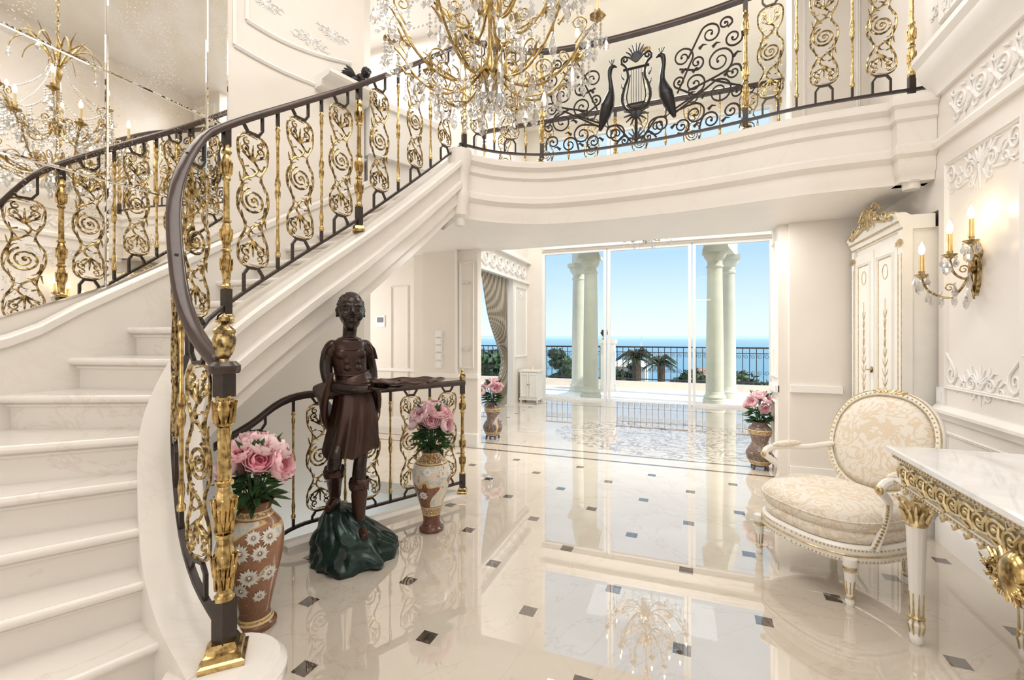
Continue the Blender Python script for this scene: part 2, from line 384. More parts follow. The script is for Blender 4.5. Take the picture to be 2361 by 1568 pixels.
EDGE = catmull([(-2.045, 3.99, ZB), (-1.78, 4.30, ZB), (-1.36, 4.53, ZB), (-0.85, 4.59, ZB), (-0.286, 4.57, ZB), (0.15, 4.52, ZB), (0.535, 4.44, ZB), (0.88, 4.36, ZB), (1.25, 4.33, ZB), (1.76, 4.33, ZB)], 8)
class Path:
    def __init__(s, pts):
        s.p = [Vector(p) for p in pts]; s.d = [0]
        for a, b in zip(s.p, s.p[1:]): s.d.append(s.d[-1]+math.hypot(b.x-a.x, b.y-a.y))
        s.L = s.d[-1]
    def get(s, d):
        d = min(max(d, 0), s.L)
        for i in range(len(s.p)-1):
            if s.d[i+1] >= d-1e-9:
                a, b = s.p[i], s.p[i+1]; l = max(1e-6, s.d[i+1]-s.d[i])
                t = Vector((b.x-a.x, b.y-a.y))/l
                return a.lerp(b, (d-s.d[i])/l), t, (b.z-a.z)/l
    def near(s, x, y):
        return min(zip(s.p, s.d), key=lambda q: (q[0].x-x)**2+(q[0].y-y)**2)[1]

# ------------------------------------------------------------------ setting: floor, walls, ceiling
b = B()
poly = [(-3.6, -3.3), (2.3, -3.3), (2.3, 10.4), (-3.62, 10.4), (-3.62, 6.4), (-6, 6.4), (-6, 3.86), (-2.95, 3.86), (-1.98, 3.9), (-2.66, 2.38), (-2.85, 1.95), (-3.2, 1.95), (-3.6, 1.95)]
b.prism(poly, lambda x, y, d: (x, y, d), -0.12, 0.0)
struct(b, 'floor', M_floor)
b = B(); b.box(-3.3, -1.8, 1.9, 4.1, -1.75, -1.65); struct(b, 'floor_stairwell', M_marble)
b = B()
wl = [(-3.17, -3.3, 0), (-3.17, 2.42, 0), (-3.155, 2.65, 0), (-3.12, 2.9, 0), (-3.05, 3.18, 0), (-2.98, 3.42, 0), (-2.91, 3.64, 0)]
wl = [Vector(wl[0])]+catmull(wl[1:], 4)
b.sweep(wl, [(0, -1.7), (0, 5.7), (-0.15, 5.7), (-0.15, -1.7)])
struct(b, 'wall_left', M_wall, True)
b = B(); b.box(-3.2, -2.0, 3.9, 4.0, -1.7, -0.125); struct(b, 'wall_stairwell', M_wall)
b = B(); b.box(1.77, 2.2, -3.3, 4.19, 0, 5.7); struct(b, 'wall_right', M_panel)
b = B(); b.box(1.77, 2.2, 4.19, 5.5, 2.42, 5.7); struct(b, 'wall_right_above', M_panel)
b = B(); b.box(2.05, 2.2, 4.19, 5.5, 0, 2.42); struct(b, 'wall_recess', M_wall)
b = B(); b.box(1.05, 2.3, 5.35, 5.75, 0, ZSOF); b.box(0.96, 1.05, 5.42, 5.75, 0, ZSOF); struct(b, 'wall_pier_right', M_wall)
b = B(); b.box(1.1, 2.3, 5.5, 5.75, ZB, 6.3); struct(b, 'wall_upper_right', M_wall)
b = B(); b.box(1.78, 1.98, 5.75, 10.5, 0, 6.4); struct(b, 'wall_hall_right', M_wall)
b = B(); b.box(-3.4, -2.55, 5.5, 5.62, 0, ZSOF); struct(b, 'wall_pier_left', M_wall)
b = B(); b.box(-6, -2.6, 5.5, 5.8, ZB, 6.3); struct(b, 'wall_upper_left', M_panel)
b = B(); b.box(-6, -3.4, 6.2, 6.4, 0, 3.3); b.box(-6.1, -5.9, 3.7, 6.3, 0, 5.7); b.box(-6, -3.0, 3.72, 3.85, 0, 5.7); struct(b, 'wall_passage', M_wall)
b = B(); b.box(-3.62, -3.45, 5.62, 6.6, 0, 6.4); b.box(-3.62, -3.45, 9.3, 10.5, 0, 6.4); b.box(-3.62, -3.45, 6.6, 9.3, 2.75, 6.4); struct(b, 'wall_hall_left', M_wall)
b = B(); b.box(-3.62, -3.09, 10.3, 10.5, 0, 6.4); b.box(1.74, 1.98, 10.3, 10.5, 0, 6.4); b.box(-3.09, 1.74, 10.3, 10.5, 3.47, 4.05); b.box(-3.09, 1.74, 10.3, 10.5, 6.15, 6.4)
struct(b, 'wall_facade', M_wall)
b = B(); b.box(-3.4, 2.0, -3.5, -3.3, 0, 5.8); struct(b, 'wall_back', M_wall)
b = B(); b.box(-6.1, 2.2, -3.5, 5.62, 5.7, 5.85); struct(b, 'ceiling', M_ceil)
b = B(); b.box(-6.1, 2.1, 5.62, 10.5, 6.38, 6.5); b.box(-6.1, 2.1, 5.62, 5.74, 5.72, 6.38); struct(b, 'ceiling_hall', M_hallceil)
b = B()
deck = [(p.x, p.y) for p in EDGE]+[(2.2, 4.33), (2.2, 5.72), (-3.5, 5.72), (-3.5, 6.38), (-5.9, 6.38), (-5.9, 3.78), (-3.0, 3.78), (-2.88, 3.66), (-2.72, 4.0), (-2.45, 4.4)]
b.prism(deck, lambda x, y, d: (x, y, d), ZSOF, ZB); struct(b, 'floor_balcony', M_trim)
b = B()
b.sweep(EDGE, [(0, 0.02), (0.07, 0.02), (0.09, 0.0), (0.09, -0.05), (0.05, -0.085), (0.05, -0.15), (0.025, -0.175), (0.025, -0.33), (0.058, -0.36), (0.058, -0.41), (0.02, -0.45), (0.02, -0.54), (0.01, -0.57), (0.01, -0.61), (0, -0.61)])
struct(b, 'trim_1', M_marble, True)
b = B()
w = .10
b.lathe([(w*0.4, -0.70), (w*0.5, -0.67), (w*0.5, -0.63), (w*0.8, -0.60), (w*0.85, -0.5), (w*0.95, -0.44), (w*1.02, -0.40), (w*0.9, -0.36), (w*0.9, -0.2), (w*1.02, -0.17), (w*1.12, -0.08), (w*1.18, -0.04), (w*1.18, 0.03), (0, 0.03)], 24, (-2.03, 3.96, ZB))
rings = []
for d, o in ((-.61, 0), (-.56, 0), (-.53, .02), (-.44, .02), (-.41, .045), (-.35, .045), (-.33, .03), (-.17, .03), (-.15, .05), (-.075, .05), (-.05, .075), (.0, .075), (.025, .06)):
    rings.append([(1.56-o, 4.235-o, ZB+d), (1.768, 4.235-o, ZB+d), (1.768, 4.4, ZB+d), (1.56-o, 4.4, ZB+d)])
b.loft(rings); b.lathe([(.05, -.66), (.055, -.65), (.055, -.61), (.075, -.6)], 20, (1.65, 4.30, ZB))
struct(b, 'trim_2', M_marble, True)

# cornice and mouldings on the right wall
RW = lambda y, z, d: (1.77-d, y, z)
LW = lambda y, z, d: (-3.17+d, y, z)
def frame(b, mp, x0, x1, z0, z1, w=0.035, d=0.025):
    rings = []
    for a, h in ((0, 0), (0.1, 0.7), (0.3, 1), (0.5, 0.45), (0.75, 0.75), (1, 0)):
        i = a*w; rings.append([mp(x0+i, z0+i, h*d), mp(x1-i, z0+i, h*d), mp(x1-i, z1-i, h*d), mp(x0+i, z1-i, h*d)])
    b.loft(rings, True, False)
def rail_y(b, y0, y1, prof):
    b.loft([[(1.77-o, y0, z) for o, z in prof], [(1.77-o, y1, z) for o, z in prof]])
b = B()
rail_y(b, -3.2, 4.2, [(0, 2.86), (0.03, 2.86), (0.04, 2.9), (0.02, 2.93), (0, 2.93)])
rail_y(b, -3.2, 4.2, [(0, 3.24), (0.03, 3.24), (0.05, 3.3), (0.10, 3.36), (0.13, 3.42), (0.13, 3.46), (0.16, 3.5), (0.16, 3.54), (0, 3.56)])
rail_y(b, -3.2, 4.18, [(0, 0.90), (0.02, 0.90), (0.03, 0.93), (0.05, 0.95), (0.05, 0.97), (0.02, 1.0), (0, 1.0)])
struct(b, 'trim_3', M_trim, True)
b = B(); rail_y(b, -3.2, 4.18, [(0, 0), (0.025, 0), (0.025, 0.14), (0.015, 0.17), (0, 0.18)]); struct(b, 'baseboard_right', M_trim, True)
b = B()
for y0, y1 in ((3.30, 4.08), (1.1, 3.15)): frame(b, RW, y0, y1, 1.12, 2.72, .03, .02); frame(b, RW, y0, y1, 0.28, 0.82, 0.025, 0.016)
for y0, y1 in ((2.55, 4.15), (0.6, 2.3)): frame(b, RW, y0, y1, 3.75, 5.4, .03, .022)
struct(b, 'trim_4', M_trim, True)
def ornament(b, mp, cx, cz, s, r=1.0, flip=1):
    def tb(pts, r0, r1):
        pts = [mp(cx+p[0]*s, cz+flip*p[1]*s, 0.003) for p in pts]
        b.tube(pts, [r0*s*r, r1*s*r], 6)
    for k in range(-3, 4):
        a = PI/2+k*0.42; l = 0.62-0.06*abs(k)
        tb([(0.05*cos(a), 0.1+0.05*sin(a)), (l*0.6*cos(a), 0.1+l*0.6*sin(a)), (l*cos(a)*1.05, 0.1+l*sin(a))], 0.07, 0.025)
    for sx in (-1, 1):
        tb([(sx*p[0], p[1]) for p in scroll((0.05, -0.05), (0.5, 0.08), 0.26, 1.5, -1)], 0.048, 0.025)
        tb([(sx*p[0], p[1]) for p in scroll((0.55, -0.18), (1.0, -0.08), 0.19, 1.4, 1)], 0.042, 0.022)
        tb([(sx*p[0], p[1]) for p in scroll((0.35, -0.12), (0.42, -0.32), 0.12, 1.2, 1)], 0.04, 0.02)
        tb([(sx*0.5, 0.3), (sx*0.7, 0.52), (sx*0.85, 0.5)], 0.06, 0.015)
        tb([(sx*0.42, 0.36), (sx*0.5, 0.58), (sx*0.46, 0.68)], 0.05, 0.015)
        tb([(sx*0.8, 0.1), (sx*0.9, 0.3), (sx*1.02, 0.36)], 0.05, 0.015)
        tb([(sx*0.95, 0.1), (sx*1.2, 0.28), (sx*1.4, 0.2)], 0.05, 0.015)
        tb([(sx*1.1, -0.15), (sx*1.4, -0.18), (sx*1.65, -0.05)], 0.05, 0.012)
        tb([(sx*1.2, -0.17), (sx*1.35, -0.3), (sx*1.5, -0.3)], 0.04, 0.01)
        tb([(sx*0.15, -0.1), (sx*0.3, -0.35), (sx*0.2, -0.5)], 0.05, 0.015)
    tb([(0, 0.1), (0, -0.25), (0, -0.62)], 0.075, 0.018)
b = B()
ornament(b, RW, 3.69, 1.17, 0.19); ornament(b, RW, 3.69, 2.56, 0.23); ornament(b, RW, 2.1, 1.17, 0.18)
for yy, sg in ((3.30, 1), (4.08, -1)):
    b.tube([RW(yy+sg*p[0]*0.2, 2.70-p[1]*0.25, 0.005) for p in scroll((0, 1), (0.35, 0.35), 0.3, 1.4, 1)], [0.010, 0.005], 6)
    b.tube([RW(yy+sg*p[0]*0.2, 1.14+p[1]*0.25, 0.005) for p in scroll((0, 1), (0.35, 0.35), 0.3, 1.4, -1)], [0.010, 0.005], 6)
ornament(b, RW, 3.35, 3.82, 0.25); ornament(b, RW, 4.05, 3.9, 0.16); ornament(b, RW, 4.05, 4.5, 0.16, 1, -1)
y = -0.4
while y < 4.1:   # acanthus frieze
    b.tube([RW(y+p[0]*0.13, 3.085+p[1]*0.13, 0.003) for p in scroll((-1.0, -0.3), (0, 0), 0.62, 1.7, 1)], [0.012, 0.006], 6)
    b.tube([RW(y+p[0]*0.13, 3.085+p[1]*0.13, 0.003) for p in scroll((1.0, 0.3), (0.45, -0.6), 0.32, 1.3, 1)], [0.010, 0.005], 6)
    for (a0, z0, a1, z1) in ((.02, 3.0, .11, 3.16), (-.06, 3.17, .0, 3.2), (.06, 3.14, .10, 3.20), (-.09, 3.02, -.05, 2.96), (.0, 3.085, .02, 3.085)):
        b.tube([RW(y+a0, z0, 0.003), RW(y+(a0+a1)/2+.02, (z0+z1)/2, 0.009), RW(y+a1, z1, 0.002)], [0.013, 0.003], 6)
    y += 0.215
struct(b, 'trim_5', M_orn, True, 60)

# mouldings of the curved stair wall
b = B()
def wallpath(y0, y1, z0, z1, n=14):
    out = []
    for i in range(n+1):
        yy = y0+(y1-y0)*i/n
        q = min(wl, key=lambda p: abs(p.y-yy))
        for a, c in zip(wl, wl[1:]):
            if a.y <= yy <= c.y: q = a.lerp(c, (yy-a.y)/(c.y-a.y))
        f = i/n; out.append((q.x, q.y, z0+(z1-z0)*f*f))
    return out
pr = [(0, -0.018), (0.012, -0.018), (0.022, 0), (0.012, 0.014), (0, 0.018)]
b.sweep(wallpath(2.46, 3.62, 3.70, 3.80), pr)
b.sweep(wallpath(2.56, 3.5, 3.95, 4.1), pr)
for q, z0 in ((wallpath(2.46, 3.62, 3.70, 3.80)[0], 3.70), (wallpath(2.56, 3.5, 3.95, 4.1)[0], 3.95)):
    b.tube([(q[0]+0.008, q[1], z0), (q[0]+0.008, q[1], 5.6)], 0.014, 6)
b.sweep(wallpath(3.15, 3.62, 3.80, 3.80, 6), [(-.02, -.10), (.10, -.10), (.12, -.05), (.22, -.04), (.24, -.02), (.24, .01), (-.02, .01)])
struct(b, 'trim_6', M_trim, True)
b = B()
def CW(yy, z, d):
    q = wallpath(yy, yy+0.01, 0, 0, 1)[0]; return (q[0]+d, q[1], z)
ornament(b, CW, 3.12, 4.10, 0.11, .9); ornament(b, CW, 3.32, 4.28, 0.10, .9, -1); ornament(b, CW, 2.72, 4.2, 0.10, .9, -1); ornament(b, CW, 2.62, 4.35, 0.09, .9)
struct(b, 'trim_7', M_orn, True, 60)

# hall opening: pilaster mouldings, frieze
b = B()
FY = lambda x, z, d: (x, 5.5-d, z)
frame(b, FY, -2.82, -2.60, 1.05, 2.5, 0.03, 0.02); ornament(b, FY, -2.71, 1.3, 0.07); ornament(b, FY, -2.71, 2.2, 0.05)
b.box(-2.87, -2.53, 5.44, 5.52, 0, 0.18); b.box(-3.42, -2.53, 5.46, 5.52, 0.92, 0.98); b.box(-2.87, -2.84, 5.46, 5.52, 0.98, ZSOF)
b.box(1.05, 1.5, 5.31, 5.36, 0.92, 0.99); b.box(1.05, 1.56, 5.32, 5.36, 0, 0.16)
JX = lambda y, z, d: (0.96-d, y, z)
frame(b, JX, 5.46, 5.72, 1.05, 2.5, 0.03, 0.02); ornament(b, JX, 5.59, 1.35, 0.08)
frame(b, JX, 5.46, 5.72, 0.2, 0.8, 0.03, 0.02); b.box(0.93, 0.97, 5.42, 5.77, 0.9, 0.97)
HW = lambda y, z, d: (-3.45+d, y, z)
frame(b, HW, 9.4, 10.2, 1.0, 2.6, 0.04, 0.025); ornament(b, HW, 9.8, 2.4, 0.16)
b.box(-3.46, -3.40, 5.8, 10.3, 2.72, 2.78); b.box(-3.46, -3.36, 5.8, 10.3, 3.2, 3.3)
yy = 6.0
while yy < 10.2:
    b.tube([HW(yy+p[0]*0.2, 2.99+p[1]*0.2, 0.012) for p in scroll((-1, -0.3), (0, 0), 0.7, 1.4, 1)], [0.03, 0.015], 5); yy += 0.36
b.box(-3.05, 1.7, 10.24, 10.3, 3.52, 3.62); b.box(-3.05, 1.7, 10.2, 10.3, 3.85, 3.95)
DY = lambda x, z, d: (x, 6.2-d, z)
frame(b, DY, -4.42, -4.08, 0.15, 2.3, 0.03, 0.02); b.box(-5.9, -3.42, 6.17, 6.2, 0, 0.16); b.box(-5.9, -3.42, 6.17, 6.2, 0.92, 0.97)
UR = lambda x, z, d: (x, 5.5-d, z)
frame(b, UR, 1.2, 1.7, 3.6, 5.5); frame(b, UR, -5, -2.75, 3.6, 5.5)
struct(b, 'trim_8', M_trim, True, 50)

# windows
def window(name, panes, z0, z1, y):
    o = bpy.data.objects.new(name, None); COL.objects.link(o); o.location = (0, y, z0); o['kind'] = 'structure'; WM[o.name] = Matrix.Translation((0, y, z0))
    for (x0, x1, glass) in panes:
        f = B(); w = 0.06
        f.box(x0, x0+w, y-0.05, y+0.04, z0, z1); f.box(x1-w, x1, y-0.05, y+0.04, z0, z1); f.box(x0+w, x1-w, y-0.05, y+0.04, z1-w, z1)
        if glass: f.box(x0+w, x1-w, y-0.04, y+0.04, z0, z0+0.05)
        build(f, 'frame', M_white, o, True, False)
        if glass:
            g = B(); g.box(x0+w, x1-w, y-0.006, y+0.006, z0+0.05, z1-w); build(g, 'pane', M_glass, o, True, False)
    return o
w1 = window('window_1', [(-3.09, -1.58, True), (-1.55, 0.21, False), (0.24, 1.74, True)], 0.0, 3.47, 10.38)
g = B(); g.box(-2.32, -1.62, 10.44, 10.452, 0.05, 3.4); build(g, 'sliding_pane', M_glass, w1, True, False)
g = B(); g.box(0.3, 1.05, 10.46, 10.472, 0.05, 3.4); build(g, 'sliding_pane', M_glass, w1, True, False)
window('window_2', [(-3.09, -1.5, True), (-1.48, 0.13, True), (0.15, 1.74, True)], 4.05, 6.15, 10.38)

# ------------------------------------------------------------------ staircase
st = thing('staircase', 'curved cream marble staircase sweeping up from the hall floor to the balcony', 'staircase', (-1.63, 1.227, 0))
for n in range(1, NR):
    z = n*RI
    A = inner(z+0.08); A2 = inner(z+RI+0.08); O = Vector((*OUT[n], 0)); O2 = Vector((*OUT[n+1], 0))
    s = B()
    d = Vector((O.y-A.y, -(O.x-A.x), 0)).normalized()
    if d.dot(Vector((A.x+O.x-A2.x-O2.x, A.y+O.y-A2.y-O2.y, 0))) < 0: d = -d
    zl = max(0.0, z-RI-0.02)
    mp = lambda x, y, dd: (x, y, dd)
    s.prism([(A.x, A.y), (O.x, O.y), (O2.x-d.x*0.02, O2.y-d.y*0.02), (A2.x-d.x*0.02, A2.y-d.y*0.02)], mp, zl, z-0.04)
    s.prism([(A.x+d.x*0.03, A.y+d.y*0.03), (O.x+d.x*0.03, O.y+d.y*0.03), (O2.x, O2.y), (A2.x, A2.y)], mp, z-0.04, z)
    e0 = Vector((A.x, A.y, z-0.02))+d*0.03; e1 = Vector((O.x, O.y, z-0.02))+d*0.03
    s.tube([e0, e1], 0.02, 10)
    s.tube([Vector((A.x, A.y, z-0.05))+d*0.004, Vector((O.x, O.y, z-0.05))+d*0.004], 0.013, 6)
    build(s, 'step', M_step, st, True)
s = B()
s.sweep(INN, [(-0.13, 0.0), (0.09, 0.0), (0.105, -0.02), (0.105, -0.06), (0.07, -0.085), (0.07, -0.2), (0.095, -0.225), (0.095, -0.28), (0.055, -0.31), (0.055, -0.42), (0.025, -0.46), (0.025, -0.52), (-0.13, -0.52)], zmin=0.0)
s.lathe([(0.20, 0), (0.20, 0.16), (0.215, 0.19), (0.215, 0.235), (0.19, 0.265), (0.0, 0.27)], 32, (-1.60, 1.20, 0))
build(s, 'stringer', M_marble, st, True)
s = B(); rows = []
for i in range(0, 65):
    nf = 3+16*i/64; n = min(int(nf), NR-1); f = nf-n; z = nf*RI; A = inner(z+0.08)
    O = Vector(OUT[n]).lerp(Vector(OUT[n+1]), f)
    rows.append([(A.x, A.y, max(0.02, A.z-0.52)), (A.x, A.y, max(0.04, A.z-0.47)), (O.x, O.y, max(0.04, z-0.40)), (O.x, O.y, max(0.02, z-0.45))])
s.loft(rows); build(s, 'soffit', M_trim, st, True, ang=60)
s = B()
op = [(OUT[n][0]-0.005, OUT[n][1], n*RI) for n in range(6, NR-2)]
s.sweep(catmull(op, 3), [(0, -0.2), (0.03, -0.2), (0.03, 0.23), (0.045, 0.24), (0.045, 0.28), (0.02, 0.30), (0, 0.30)])
build(s, 'skirting', M_marble, st, True)

# mirrors
def outz(y):
    ys = [(OUT[n][1], n*RI) for n in range(4, 14)]
    for (a, za), (c, zc) in zip(ys, ys[1:]):
        if a <= y <= c: return za+(zc-za)*(y-a)/(c-a)
    return ys[0][1] if y < ys[0][0] else ys[-1][1]
cols = [(0.72, 1.648), (1.652, 2.248), (2.252, 2.41)]
rowsz = [(None, 2.41), (2.413, 3.05), (3.053, 5.6)]
LBL = [['bottom antiqued mirror panel with slanted foot, nearest left picture edge', 'middle antiqued mirror panel at far left, reflecting gilt chandelier', 'top antiqued mirror panel at far left, above reflected chandelier'],
       ['bottom antiqued mirror panel above stair skirting behind the handrail curve', 'middle antiqued mirror panel in the second column from the left', 'top antiqued mirror panel in second column, beside narrow strip'],
       ['short bottom strip of mirror beside the moulded stair wall', 'middle narrow strip of mirror beside the moulded stair wall', 'tall upper narrow strip of mirror beside the moulded stair wall']]
for i, (y0, y1) in enumerate(cols):
    for j, (z0, z1) in enumerate(rowsz):
        za, zb = (outz(y0)+0.31, outz(y1)+0.31) if z0 is None else (z0, z0)
        m = B(); e = 0.008
        pts = [(y0, za), (y1, zb), (y1, z1), (y0, z1)]; inn = [(y0+e, za+e), (y1-e, zb+e), (y1-e, z1-e), (y0+e, z1-e)]
        m.loft([[LW(*p, 0.001) for p in pts], [LW(*p, 0.007) for p in pts], [LW(*p, 0.009) for p in inn]])
        tag(build(m, 'mirror_panel', M_mirror, None, False, False), LBL[i][j], 'mirror', 'antiqued mirror panels on the stair wall')

# ------------------------------------------------------------------ railings
def panel_mesh():
    b = B(); mp = lambda p: (p[0], 0, p[1])
    out = [(-.05, .385), (.05, .385), (.092, .34), (.088, .24), (.05, .16), (.062, .11), (.092, .06), (.095, -.02), (.062, -.11), (.055, -.17), (.088, -.25), (.092, -.34), (.05, -.385), (-.05, -.385), (-.092, -.34), (-.088, -.25), (-.05, -.17), (-.062, -.11), (-.092, -.06), (-.095, .02), (-.062, .11), (-.055, .17), (-.088, .24), (-.092, .34)]
    oc = catmull([(x, 0, z) for x, z in out], 4, True)
    b.tube(oc, 0.0065, 6, True)
    for i in range(0, len(oc), 4):
        p, q = oc[i], oc[(i+3) % len(oc)]; t = (q-p); n_ = Vector((-t.z, 0, t.x)).normalized()
        if n_.dot(Vector((p.x, 0, 0))) > 0: n_ = -n_
        b.tube([p, p.lerp(q, .6)+n_*.010, q+n_*.016], [.0055, .002], 4)
    sp = spiral((0, 0), 0.078, 2.2, PI*0.6, 1, 44, 0.1)
    b.tube([mp(p) for p in sp], [0.008, 0.0045], 6)
    for i in range(2, 30, 4):
        p = sp[i]; a = math.atan2(p[1], p[0])
        b.tube([mp(p), (p[0]-.012*cos(a+.5), .003, p[1]-.012*sin(a+.5)), (p[0]-.016*cos(a+1.2), 0, p[1]-.016*sin(a+1.2))], [.006, .002], 4)
    b.ell((0, 0, 0), (0.012, 0.014, 0.012), 8, 6)
    for s in (1, -1):
        b.tube(catmull([(-s*.078, 0, s*.02), (-s*.06, 0, s*.11), (s*.0, 0, s*.15), (s*.03, 0, s*.2), (0, 0, s*.24)], 5), [0.0085, 0.006], 6)
        for (x0, z0, x1, z1) in ((-.07, .07, -.03, .10), (-.05, .115, -.01, .12), (.0, .15, .045, .15), (.02, .17, -.02, .19), (-.03, .135, -.06, .17), (-.075, .10, -.085, .15), (.07, .10, .04, .125)):
            b.tube([(s*x0, 0, s*z0), (s*(x0+x1)/2, .004, s*((z0+z1)/2+.008)), (s*x1, 0, s*z1)], [.007, .002], 4)
        for k in (-2, -1, 0, 1, 2):
            a = k*0.5; l = 0.095-0.012*abs(k)
            b.tube([(0, 0, s*.235), (l*.6*sin(a), 0.004, s*(.235+l*.6*cos(a))), (l*sin(a)*1.2, 0, s*(.235+l*cos(a)))], [0.009, 0.0035], 5)
        for sx in (-1, 1):
            b.tube([mp(p) for p in spiral((sx*.045, s*.30), .028, 1.2, -PI/2 if s > 0 else PI/2, sx*s, 14, .2)], [0.0065, 0.004], 5)
            b.tube([(sx*.03, 0, s*.2), (sx*.06, 0, s*.19), (sx*.07, 0, s*.23)], [0.007, 0.003], 5)
            b.tube([mp(p) for p in spiral((sx*.04, s*.34), .022, 1.2, PI/2 if s > 0 else -PI/2, -sx*s, 14, .2)], [0.006, 0.004], 5)
    return b
def mesh_of(b, name, mats, ang=50):
    o = build(b, name, mats, ang=ang); me = o.data; del WM[o.name]; bpy.data.objects.remove(o); return me
ME_panel = mesh_of(panel_mesh(), 'scroll_panel', M_gold)
def baluster_b(h):
    b = B(); b.cur = 0
    k = h/1.0
    pr = [(0.011, .16), (0.018, .165), (0.018, .185), (0.010, .195), (0.015, .25), (0.009, .29), (0.009, .48), (0.016, .50), (0.019, .53), (0.012, .55), (0.019, .57), (0.016, .60), (0.009, .62), (0.009, .80), (0.015, .84), (0.010, .87), (0.018, .88), (0.011, .90)]
    b.lathe([(r*.92, z*k) for r, z in pr], 10)
    b.cur = 1
    b.box(-.0085, .0085, -.0085, .0085, 0.10*k, .17*k); b.box(-.0085, .0085, -.0085, .0085, .89*k, 1.0*k)
    return b
def post_b(h, q=0.80):
    b = B(); k = h
    b.cur = 0
    pr = [(.052, 0), (.052, .015), (.045, .02), (.04, .04), (.03, .05)]
    b.lathe([(r*1.25, z) for r, z in pr], 4)
    pr = [(.026, .17), (.034, .175), (.034, .185), (.024, .19), (.021, .21), (.029, .26), (.033, .30), (.026, .34), (.020, .355), (.030, .36), (.030, .37), (.022, .375), (.024, .40), (.032, .43), (.034, .46), (.026, .49), (.019, .505), (.029, .51), (.029, .52), (.019, .525), (.017, .72), (.027, .725), (.027, .735), (.021, .74), (.031, .77), (.034, .80), (.027, .83), (.019, .85), (.031, .86), (.031, .87), (.021, .88), (.025, .90)]
    b.lathe([(r*q, z*k) for r, z in pr], 32, (0, 0, 0), lambda a, z: 1+0.06*cos(8*a))
    for zz in (.30, .45, .79):
        for i in range(8):
            a = i*PI/4; r0 = 0.030*q
            b.tube([(r0*cos(a), r0*sin(a), (zz-.035)*k), (r0*1.2*cos(a), r0*1.2*sin(a), zz*k), (r0*1.25*cos(a), r0*1.25*sin(a), (zz+.025)*k)], [.008*q, .003*q], 5)
    b.cur = 1
    b.box(-.026*q, .026*q, -.026*q, .026*q, .045, .17*k); b.box(-.022*q, .022*q, -.022*q, .022*q, .895*k, 1.0*k)
    return b
def railing(root, path, items, hr, panel_sc=1.0, rail_w=0.028):
    n = max(8, int(path.L/0.05)); pts = [path.get(path.L*i/n)[0] for i in range(n+1)]
    w = rail_w
    h = B(); h.sweep([p+Vector((0, 0, hr)) for p in pts], [(-w, -.010), (-w*.8, -.026), (w*.8, -.026), (w, -.010), (w*.95, .011), (w*.55, .024), (-w*.55, .024), (-w*.95, .011)])
    build(h, 'handrail', M_rail, root, True, ang=60)
    h = B(); h.sweep([p+Vector((0, 0, .10)) for p in pts], [(-.013, -.010), (.013, -.010), (.013, .010), (-.013, .010)])
    build(h, 'bottom_rail', M_iron, root, True)
    meb = mesh_of(baluster_b(hr), 'baluster', [M_postgold, M_iron]); mep = mesh_of(post_b(hr), 'post', [M_postgold, M_iron])
    inv = wm(root).inverted()
    for (d, kind) in items:
        p, t, m = path.get(d); rz = math.atan2(t.y, t.x); l = inv @ p
        if kind == 'post': inst(mep, 'post', root, l, rz)
        elif kind == 'bal': inst(meb, 'baluster', root, l, rz)
        elif kind == 'panel':
            zc = (0.10+hr)/2; hh = .385*panel_sc
            inst(ME_panel, 'scroll_panel', root, l+Vector((0, 0, zc)), rz, (panel_sc,)*3)
            for sg, base in ((1, hr-.02), (-1, .10)):
                br = B(); zt = zc+sg*hh
                for sx in (-1, 1):
                    x = sx*.058
                    br.tube([(x, 0, base+m*x), (x, 0, zt+sg*.05), (sx*.036, 0, zt+sg*.018)], .0105, 4)
                br.tube([(-.04, 0, zt+sg*.012), (.04, 0, zt+sg*.012)], .0105, 4)
                build(br, 'bracket', M_iron, root, False, False, loc=l, rotz=rz)
PIN = Path(INN)
dp2 = PIN.near(-2.375, 1.80); dp3 = PIN.near(-2.25, 2.755)
rs = thing('stair_railing', 'gilt scroll panel railing with brown handrail along the curved staircase', 'railing', (-1.63, 1.227, 0.27))
it = []
for f, k in ((.17, 'panel'), (.34, 'bal'), (.5, 'panel'), (.66, 'bal'), (.83, 'panel')): it.append((dp2*f, k))
it.append((dp2, 'post'))
for a, c in ((dp2, dp3), (dp3, PIN.L-0.03)):
    for i, k in enumerate(('panel', 'bal', 'panel', 'bal', 'panel')): it.append((a+(c-a)*(i+1)/6, k))
it.append((dp3, 'post'))
railing(rs, PIN, it, 1.10, rail_w=.031)
# newel
nb = B(); nb.cur = 0; NQ = .84
nb.lathe([(.105, 0), (.105, .018), (.092, .024), (.085, .045), (.07, .05), (.055, .075)], 4, (0, 0, 0))
nb.lathe([(r*NQ, z) for r, z in [(.030, .22), (.040, .225), (.040, .24), (.030, .25), (.026, .27), (.032, .30), (.042, .35), (.043, .39), (.034, .43), (.026, .455), (.037, .46), (.037, .475), (.026, .48), (.033, .52), (.041, .56), (.041, .59), (.032, .63), (.025, .655), (.036, .66), (.036, .675), (.025, .68)]], 32, (0, 0, 0), lambda a, z: 1+0.05*cos(8*a))
rings = []
for i in range(31):
    z = .68+.20*i/30; rings.append([(.0215*(1+.14*cos(6*a+i*.22))*cos(a), .0215*(1+.14*cos(6*a+i*.22))*sin(a), z) for a in circ(36)])
nb.loft(rings)
nb.lathe([(r*NQ, z) for r, z in [(.025, .88), (.034, .885), (.034, .895), (.026, .90), (.036, .93), (.039, .955), (.030, .98), (.034, .985), (.034, 1.0), (.024, 1.005)]], 32, (0, 0, 0), lambda a, z: 1+0.05*cos(8*a))
